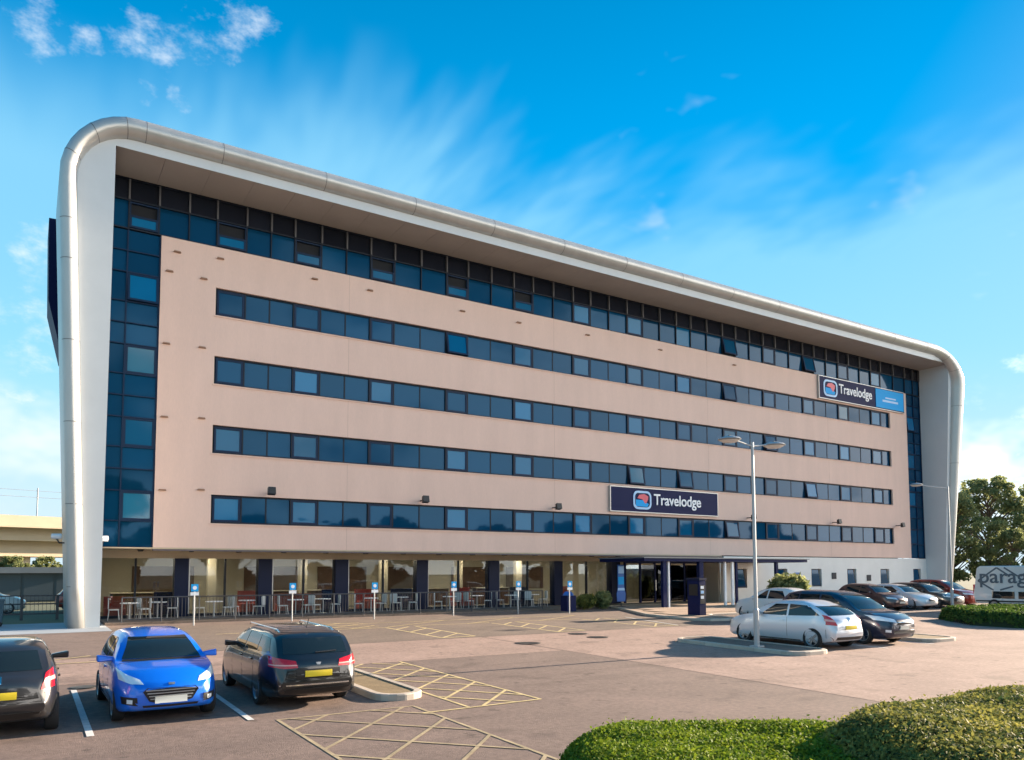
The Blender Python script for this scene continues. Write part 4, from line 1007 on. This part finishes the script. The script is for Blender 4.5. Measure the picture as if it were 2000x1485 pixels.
def rear_estate(patch, mirror, both, w, d):
    z = d['zt']
    for o in mirror('tail_lamp','rear',[(w*.42,z-.19),(w*.70,z-.20),(w*.91,z-.17)],[(w*.46,z-.07),(w*.70,z-.03),(w*.89,z+.02)],m_red,nu=9,nv=4,off=.012): pass
    mirror('lamp_strip','rear',[(w*.44,z-.155),(w*.90,z-.145)],[(w*.44,z-.135),(w*.90,z-.12)],m_amber,nu=8,nv=1,off=.018)
    patch('number_plate','rear',[(-.26,z-.36),(.26,z-.36)],[(-.26,z-.25),(.26,z-.25)],m_ply,4,2,.02)
    patch('tailgate_recess','rear',[(-w*.46,z-.40),(w*.46,z-.40)],[(-w*.46,z-.215),(w*.46,z-.215)],m_black,8,3,.004)
    patch('emblem','rear',[(-.03,z-.145),(.03,z-.145)],[(-.05,z-.10),(.05,z-.10)],m_rim,4,4,.012)
    patch('bumper_strip','rear',[(-w*.93,.46),(0,.455),(w*.93,.46)],[(-w*.93,.485),(0,.48),(w*.93,.485)],m_chrome,12,1,.010)
    patch('lower_bumper','rear',[(-w*.80,.31),(w*.80,.31)],[(-w*.86,.40),(w*.86,.40)],m_black,10,2,.006)
    patch('tailgate_seam','rear',[(-w*.80,z-.42),(w*.80,z-.42)],[(-w*.80,z-.412),(w*.80,z-.412)],m_black,10,1,.004)
    patch('rear_wiper','rear',[(-.02,z+.055),(.40,z+.075)],[(-.02,z+.072),(.40,z+.088)],m_black,5,1,.022)
def rear_hatch(patch, mirror, both, w, d):
    z = d['zt']
    mirror('tail_lamp','rear',[(w*.66,z-.24),(w*.885,z-.22)],[(w*.74,z+.0),(w*.85,z+.07)],m_red,nu=6,nv=6,off=.012)
    mirror('lamp_strip','rear',[(w*.70,z-.14),(w*.88,z-.11)],[(w*.72,z-.08),(w*.87,z-.05)],m_amber,nu=5,nv=2,off=.02)
    pz = d.get('plate_z',z-.36)
    patch('number_plate','rear',[(-.26,pz),(.26,pz)],[(-.26,pz+.11),(.26,pz+.11)],m_ply,4,2,.02)
    patch('emblem','rear',[(-.05,z-.12),(.05,z-.12)],[(-.05,z-.02),(.05,z-.02)],m_chrome,4,4,.012)
    patch('lower_bumper','rear',[(-w*.78,.31),(w*.78,.31)],[(-w*.84,.40),(w*.84,.40)],m_black,10,2,.006)
    patch('tailgate_seam','rear',[(-w*.74,z-.30),(w*.74,z-.30)],[(-w*.74,z-.292),(w*.74,z-.292)],m_black,10,1,.004)
HATCH = dict(tum=.50,L=3.97,W=1.74,H=1.49,nose=.70,hood=1.0,xs=1.02,xr=1.90,xe=3.35,xt=3.78,zt=.98,drop=.09,belt=.95,xB=2.18,xC=3.22,r=.305,xf=.82,wb=2.49,front=front_swept,rear=rear_hatch)
ESTATE = dict(tum=.42,L=4.77,W=1.84,H=1.49,nose=.70,hood=.98,xs=1.30,xr=2.10,xe=4.25,xt=4.62,zt=.98,drop=.10,belt=.96,xB=2.55,xC=3.50,xD=4.28,r=.325,xf=.95,wb=2.71,front=front_plain,rear=rear_estate)
ASTRA = dict(L=4.28,W=1.78,H=1.44,nose=.68,hood=.97,xs=1.15,xr=1.98,xe=3.35,xt=4.08,zt=.98,drop=.10,belt=.93,xB=2.62,xC=3.75,r=.325,xf=.90,wb=2.61,three=True,front=front_plain,rear=rear_hatch,plate_z=.62)
MPV = dict(L=4.62,W=1.84,H=1.66,nose=.80,hood=1.08,xs=1.02,xr=2.10,xe=4.0,xt=4.42,zt=1.08,drop=.10,belt=1.03,xB=2.60,xC=3.45,xD=4.08,r=.325,xf=.95,wb=2.73,front=front_plain,rear=rear_estate)
p_blue = paintm('blue',(0.004,0.15,0.74),.12,.32); p_black = paintm('black',(0.010,0.011,0.013),.2,.28); p_black2 = paintm('charcoal',(0.022,0.022,0.024),.2,.28)
p_silver = paintm('silver',(0.66,0.70,0.75),.3,.3); p_navy = paintm('dark_blue',(0.012,0.018,0.045),.3,.28); p_white = paintm('white',(0.68,0.69,0.68),0,.35)
p_mar = paintm('maroon',(0.075,0.035,0.035),.3,.3); p_red = paintm('red',(0.28,0.025,0.015),.2,.3); p_grey = paintm('grey',(0.16,0.17,0.18),.4,.3)
FWD_CAM,FWD_BLD = -math.pi/2,math.pi/2
make_car('bright blue hatchback parked facing the camera',dict(HATCH,sc=.91,H=1.46),p_blue,(-4.99,-21.5),FWD_CAM+R(1))
e_ = make_car('black estate car with roof rails parked tail towards the camera',dict(ESTATE,sc=.92,H=1.46),p_black,(-2.58,-21.1),FWD_BLD)
for sg in (-1,1):
    mb = MB(); mb.tube([(0.75,sg*.545,1.42),(0.60,sg*.55,1.465),(-1.45,sg*.545,1.455),(-1.62,sg*.54,1.40)],.016,8); mb.build('roof_rail',m_chrome,e_)
MB().tube([(-1.55,0,1.48),(-1.70,0,1.66)],.008,5).build('aerial',m_black,e_)
b_ = make_car('black hatchback cut off by the left edge, tail towards the camera',dict(HATCH,sc=.92,H=1.46),p_black2,(-7.27,-21.55),FWD_BLD)
make_car('silver three door hatchback parked beside the lamp post island',ASTRA,p_silver,(14.15,-20.18),FWD_BLD)
make_car('dark blue people carrier parked next to the silver hatchback, nose to the camera side',MPV,p_navy,(16.95,-20.05),FWD_CAM)
make_car('pale car mostly hidden behind the silver hatchback',dict(HATCH),p_white,(23.1,-12.3),FWD_BLD,detail=False)
for x,y,dd,pp,lb in ((34.9,-9.6,HATCH,p_mar,'small dark maroon hatchback in the far row by the white wall, leftmost'),(37.7,-9.6,ASTRA,p_silver,'silver hatchback in the far row beside the maroon one'),(40.5,-9.4,ESTATE,p_black2,'dark estate car in the far row behind the single headed lamp'),(43.2,-9.2,MPV,p_red,'red people carrier in the far row next to the white van')):
    make_car(lb,dict(dd),pp,(x,y),FWD_CAM,detail=False)

# white van seen from the side
V = thing('panel_van','white van with a diamond logo on its side, cut off by the right edge','van',(40.2,-12.7,gz(-15.0)),(0,0,-math.pi/2))
vb = MB(); vp = [(0.10,0.42),(0.0,0.9),(0.10,1.5),(0.22,2.45),(0.40,2.58),(4.5,2.58),(4.75,2.45),(5.35,1.55),(5.95,1.32),(6.1,0.9),(6.1,0.42)]
vb.prism(vp,'y',0.0,1.95)
body = vb.build('body',p_white,V); bv = body.modifiers.new('bevel','BEVEL'); bv.width = .07; bv.segments = 3; bv.limit_method = 'ANGLE'
for x in (1.15,4.95):
    for yy in (0.09,1.86):
        wv = link('wheel',MB().lathe([(.2,-.1),(.32,-.1),(.335,-.05),(.335,.05),(.32,.1),(.2,.1)],(0,0,0),24,'y').mesh('wheel',m_rubber,True),V); wv.location = (x,yy-0.02,.335)
        MB().lathe([(.02,-.108),(.21,-.105),(.21,.105),(.02,.108)],(0,0,0),18,'y').build('rim',m_rim,wv)
for a,b in ((1.05,2.25),(2.45,3.7)):
    box('side_window',(a,-0.012,0.72),(b,-0.001,1.12),m_cglass,V)
box('side_window',(4.4,-0.012,1.45),(5.15,-0.001,2.05),m_cglass,V)
box('tail_lamp',(-0.012,0.05,1.0),(0.06,0.2,1.5),m_red,V)
box('rub_strip',(0.15,-0.02,0.52),(6.0,-0.001,0.60),m_black,V)
m_logo = mat('logo_grey',(0.10,0.13,0.16),0.5)
def dline(p,q,w_=0.07):
    d_ = Vector((q[0]-p[0],q[1]-p[1])).normalized(); n_ = Vector((-d_.y,d_.x))*w_/2
    MB().prism([(p[0]+n_.x,p[1]+n_.y),(q[0]+n_.x,q[1]+n_.y),(q[0]-n_.x,q[1]-n_.y),(p[0]-n_.x,p[1]-n_.y)],'y',-0.010,-0.002).build('logo_stripe',m_logo,V)
for p_,q_ in (((0.3,1.72),(1.35,2.48)),((1.35,2.48),(2.05,1.98)),((0.3,1.72),(1.15,1.18)),((1.75,2.48),(2.45,2.0)),((1.5,1.2),(2.2,1.42)),((2.6,2.0),(3.4,2.5)),((3.4,2.5),(4.3,1.75)),((4.3,1.75),(3.5,1.2))): dline(p_,q_,0.09)
fit_text('paragon',0.42,4.1,1.34,-0.001,m_logo,V,height=0.80,bold=0.006)

# ------------------------------------------------------------------ vegetation
def leaf_mesh(name, P, size, mt, stretch=1.5, jitter=0.35, nrm=None):
    P = np.asarray(P); n = len(P)
    a = rng.normal(size=(n,3)); a /= np.linalg.norm(a,axis=1,keepdims=True)
    if nrm is not None:
        nn = nrm+rng.normal(size=(n,3))*0.7; nn /= np.linalg.norm(nn,axis=1,keepdims=True)
        a -= nn*(a*nn).sum(1,keepdims=True); a /= np.linalg.norm(a,axis=1,keepdims=True); b = np.cross(nn,a)
    else:
        b = rng.normal(size=(n,3)); b -= a*(a*b).sum(1,keepdims=True); b /= np.linalg.norm(b,axis=1,keepdims=True)
    s = size*(1+jitter*rng.uniform(-1,1,(n,1))); u = a*s*stretch/2; v = b*s/2
    V = np.stack([P-u,P-v*.9+u*.1,P+u,P+v*.9+u*.1],1).reshape(-1,3)
    me = bpy.data.meshes.new(name); me.vertices.add(4*n); me.vertices.foreach_set('co',V.ravel())
    me.loops.add(4*n); me.loops.foreach_set('vertex_index',np.arange(4*n)); me.polygons.add(n)
    me.polygons.foreach_set('loop_start',np.arange(0,4*n,4)); me.polygons.foreach_set('loop_total',np.full(n,4))
    me.materials.append(mt); me.update(calc_edges=True); return me
def tree_data(h, rad, n, leaf, mt, seed, ncl=26, cr=(.22,.40)):
    r_ = np.random.default_rng(seed); tr = MB()
    tr.tube([(0,0,-.2),(.05,.02,h*.25),(-.05,.05,h*.5),(.03,0,h*.82)],[h*.022,h*.017,h*.012,h*.004],8)
    cl = []
    for k in range(ncl):
        z = h*r_.uniform(.14,1.0); prof = math.sin(math.pi*min(1,max(.08,(z/h-.12)/.92)))**.7
        a = r_.uniform(0,6.28); q = rad*prof*math.sqrt(r_.uniform(.12,1)); c = np.array([q*math.cos(a),q*math.sin(a),min(z,h*.97)])
        cl.append((c,rad*r_.uniform(*cr)))
        z0 = max(h*.15,c[2]-q*.8); tr.tube([(0,0,z0),tuple(c*np.array([.5,.5,0])+np.array([0,0,(z0+c[2])/2+.1])),tuple(c)],[h*.008,h*.005,h*.002],5)
    P = []
    for c,rr in cl:
        m_ = int(n/len(cl)); q = r_.normal(size=(m_,3)); q /= np.linalg.norm(q,axis=1,keepdims=True); q *= rr*r_.uniform(.25,1,(m_,1))**.5; q[:,2] *= .75; P.append(c+q)
    return tr.mesh('trunk',m_bark,True), leaf_mesh('crown',np.concatenate(P),leaf,mt)
def tree(label, loc, data, rz=0, sc=1, group=None):
    t = thing('tree',label,'tree',loc,(0,0,rz),group); t.scale = (sc,sc,sc)
    link('trunk',data[0],t); link('crown',data[1],t); return t
td = [tree_data(13,4.9,13000,.25,l_tree,s,90,(.11,.24)) for s in (3,5)]
for lb,x,y,k,rz,sc in (('tall leafy tree behind the van, leftmost, by the hotel frame',77,8,0,.3,.80),('tallest leafy tree behind the van, at the right edge',85,8,1,1.3,.98),('leafy tree beyond the right edge behind the van',93,6,0,2.2,.95),
  ('low bushy tree between the hotel frame and the tall trees',73.4,13,1,4.0,.66),('short tree filling the gap under the tallest tree',79.5,3,1,.9,.5),('short tree low at the right edge behind the van',86,1,0,3.3,.52)):
    tree(lb,(x,y,0),td[k],rz,sc)
tb = tree_data(12,5.2,7000,.50,l_treed,11); tb2 = tree_data(12,5.2,7000,.50,l_treed,12)
for k,(x,y,s_) in enumerate(((-9,-66,1.25),(2,-64,1.1),(16,-62,.82),(30,-63,.80),(39,-66,.86),(52,-62,.80),(66,-64,.92),(80,-66,.9),(97,-64,1.0),(118,-66,1.05))):
    tree('dark tree reflected in the lower windows, '+ORD[k]+' of the row from the left',(x,y,gz(-60)),tb if k%2 else tb2,k*1.3,s_,'trees reflected in the windows')

def hedge_field(poly, Hh, edge, loc_noise, step):
    xs_ = [p[0] for p in poly]; ys_ = [p[1] for p in poly]; n = len(poly)
    gx = np.arange(min(xs_),max(xs_)+step,step); gy = np.arange(min(ys_),max(ys_)+step,step)
    GX,GY = np.meshgrid(gx,gy,indexing='ij'); D = np.full(GX.shape,1e9); ins = np.zeros(GX.shape,bool)
    for i in range(n):
        (xa,ya),(xb_,yb) = poly[i],poly[i-1]
        dx,dy = xb_-xa,yb-ya; t = np.clip(((GX-xa)*dx+(GY-ya)*dy)/(dx*dx+dy*dy),0,1)
        D = np.minimum(D,np.hypot(GX-xa-t*dx,GY-ya-t*dy))
        c = ((ya > GY) != (yb > GY)) & (GX < (xb_-xa)*(GY-ya)/(yb-ya+1e-12)+xa); ins ^= c
    d = np.where(ins,D,0); u = np.clip(d/edge,0,1); hgt = Hh*np.sqrt(1-(1-u)**2)
    hgt *= 1+loc_noise*(np.sin(GX*2.1+1.3*np.sin(GY*1.7))*.5+np.sin(GY*2.9+GX*.8)*.4+np.sin(GX*5.3+GY*4.1)*.25)
    return GX,GY,np.where(ins,hgt,0),ins
def hedge(label, poly, Hh, edge, n, leaf, mt, nz_=.08, step=.1):
    t = thing('hedge',label,'hedge',(0,0,0))
    GX,GY,Hg,ins = hedge_field(poly,Hh,edge,nz_,step); B = 0.012*(np.minimum(GY,-3)+3)
    mb = MB(); nx,ny = GX.shape
    Zc = B+np.where(ins,Hg*.94-.03,-.06)
    mb.v = [tuple(v) for v in np.stack([GX,GY,Zc],-1).reshape(-1,3)]
    I = lambda i,j: i*ny+j
    mb.f = [(I(i,j),I(i+1,j),I(i+1,j+1),I(i,j+1)) for i in range(nx-1) for j in range(ny-1) if ins[i,j] or ins[i+1,j+1]]; mb.mi = [0]*len(mb.f)
    mb.build('twig_core',m_core,t,True,180)
    gx_,gy_ = np.gradient(Hg,step); area = np.where(ins,np.sqrt(1+gx_**2+gy_**2),0); p = area.ravel()/area.sum()
    idx = rng.choice(len(p),n,p=p); fx = GX.ravel()[idx]+rng.uniform(-.5,.5,n)*step; fy = GY.ravel()[idx]+rng.uniform(-.5,.5,n)*step
    hh = Hg.ravel()[idx]; ggx,ggy = gx_.ravel()[idx],gy_.ravel()[idx]
    dz = rng.uniform(-.07,.035,n); stray = rng.uniform(size=n) < .03; dz[stray] += rng.uniform(0,.075,stray.sum())
    z = B.ravel()[idx]+np.maximum(.02,hh+(fx-GX.ravel()[idx])*ggx+(fy-GY.ravel()[idx])*ggy)+dz
    nr = np.stack([-ggx,-ggy,np.ones(n)],1); nr /= np.linalg.norm(nr,axis=1,keepdims=True)
    # steep flanks: spread down the side
    link('foliage',leaf_mesh('foliage',np.stack([fx,fy,z],1),leaf,mt,1.7,.4,nr),t); return t
hedge('low rounded bright green hedge in the foreground',[(-2.75,-30.5),(-2.05,-29.6),(-1.0,-29.1),(0.2,-29.8),(1.3,-30.4),(1.6,-31.6),(0.4,-33.4),(-1.6,-33.8),(-2.8,-32.6),(-3.0,-31.3)],.72,.6,110000,.024,l_hedge,.06,.06)
hedge('taller yellow tipped leafy bush in the right foreground',[(-0.1,-31.2),(1.1,-30.75),(3.2,-30.8),(5.6,-31.4),(7.2,-32.6),(6.8,-34.6),(3.0,-36.0),(-0.6,-35.4),(-1.5,-33.6),(-0.8,-32.2)],1.0,.9,170000,.028,l_bush,.045,.07)
hedge('low green hedge beyond the far lane, in front of the van',[(30.2,-16.1),(33.0,-16.3),(36.5,-17.2),(38.2,-19.2),(38.2,-23.4),(33,-24.2),(29.0,-22.6),(27.4,-20.6),(27.5,-18.9)],.60,.7,26000,.10,l_far,.08,.15)
# shrubs by the entrance and the terrace end
def shrub(label, loc, rad, h, n, leaf, mt):
    t = thing('shrub',label,'shrub',loc); q = rng.normal(size=(n,3)); q /= np.linalg.norm(q,axis=1,keepdims=True); q *= rng.uniform(.35,1,(n,1))**.5
    P = q*np.array([rad,rad,h/2])+np.array([0,0,h/2+.05]); P[:,2] += .12*h*np.sin(P[:,0]*7+P[:,1]*5)
    link('foliage',leaf_mesh('foliage',P,leaf,mt,2.0),t)
    mb = MB()
    for k in range(5): mb.tube([(0,0,0),(rad*.4*math.cos(k*1.25),rad*.4*math.sin(k*1.25),h*.7)],[.02,.008],5)
    mb.build('stem',m_bark,t); return t
shrub('spiky green shrub in front of the white wall behind the silver hatchback',(33.2,-5.2,gz(-5.2)+.1),1.25,1.75,2200,.18,l_tree)
shrub('dry bushy plant at the right end of the terrace railing',(20.1,-1.6,.05),.6,.75,1100,.10,l_bush)
shrub('dry bushy plant between the litter bin and the blue banner',(21.4,-1.5,.05),.55,.9,1100,.10,l_tree)

# ------------------------------------------------------------------ left background
VD = thing('viaduct','cream concrete railway viaduct in the left background','viaduct',(-5,60,0),(0,0,R(16)))
box('deck',(-120,0,5.6),(9,9,7.1),m_conc,VD); box('parapet',(-120,-1.4,7.1),(9,-1.1,8.15),m_conc,VD); box('deck_edge',(-120,-1.5,6.9),(9,0,7.09),m_conc,VD)
box('pier_beam',(-120,1.5,3.95),(9,7.5,5.59),m_conc,VD)
for x in (-34,-16,-2): box('pier',(x-1,2.5,-.2),(x+1,6.5,3.94),m_conc,VD)
for x in (-1.4,-12,-22): MB().tube([(x,-.4,7.1),(x,-.4,11.2)],.06,6).build('mast',m_galv,VD)
for z in (10.2,10.9): MB().tube([(-120,-.4,z),(9,-.4,z)],.02,5).build('cable',m_galv,VD)
SH = thing('low_shed','long low grey shed with a flat roof below the viaduct','shed',(0,32,0))
box('wall',(-22,0,0),(-3.0,6,2.15),m_shedd,SH); box('roof',(-22.3,-.5,2.151),(-2.8,6.3,2.6),m_shed,SH)
for i in range(9): box('wall_panel',(-21.8+i*2.1,-.06,0.1),(-19.9+i*2.1,-.004,2.1),m_shedd,SH)
for x in (-4.2,-9.5): box('post',(x-.1,-.4,0),(x+.1,-.2,2.15),m_shed,SH)
tl = tree_data(7,3.6,6000,.26,l_tree,21,40,(.14,.3))
for k,(x,y,lb) in enumerate(((-12,48,'leafy tree below the viaduct, at the far left edge'),(-8.0,46,'leafy tree below the viaduct, second from the left edge'),(-5.4,47,'bright leafy tree below the viaduct, beside the frame leg'))):
    tree(lb,(x,y,0),tl,k*2.0,.50)
FN = thing('side_fence','dark post and rail fence along the path left of the frame leg','fence',(0,0,0))
for x in (-8.6,-7.1,-5.7): box('post',(x-.06,5.0,0),(x+.06,5.12,1.15),m_rail,FN)
for z in (.25,.7,1.08): box('rail',(-12,5.03,z),(-4.6,5.08,z+.06),m_rail,FN)
for i in range(46): ubox('baluster',(-11.9+i*.16,5.04,.31),(-11.885+i*.16,5.06,1.08),m_rail,FN)
make_car('small pale parked car beyond the fence at the left edge',dict(HATCH),p_white,(-8.9,12.5),0.0,detail=False)
make_car('dark maroon car beyond the fence beside the frame leg',dict(HATCH),p_red,(-3.6,14.0),0.0,detail=False)
RC = thing('recycling_bin','dark teal wheeled bin at the left edge of the side path','bin',(-8.0,0.6,0.008))
MB().prism([(-.26,.1),(.26,.1),(.32,1.02),(-.32,1.02)],'y',-.3,.3).build('body',mat('bin_teal',(.02,.07,.10),.5),RC)
MB().prism([(-.35,1.021),(.35,1.021),(.33,1.10),(-.28,1.12)],'y',-.34,.34).build('lid',mat('bin_teal',(.02,.07,.10)),RC)
for sg in (-1,1): MB().lathe([(.02,-.03),(.1,-.03),(.1,.03),(.02,.03)],(.18,sg*.28,.1),12,'y').build('wheel',m_rubber,RC)
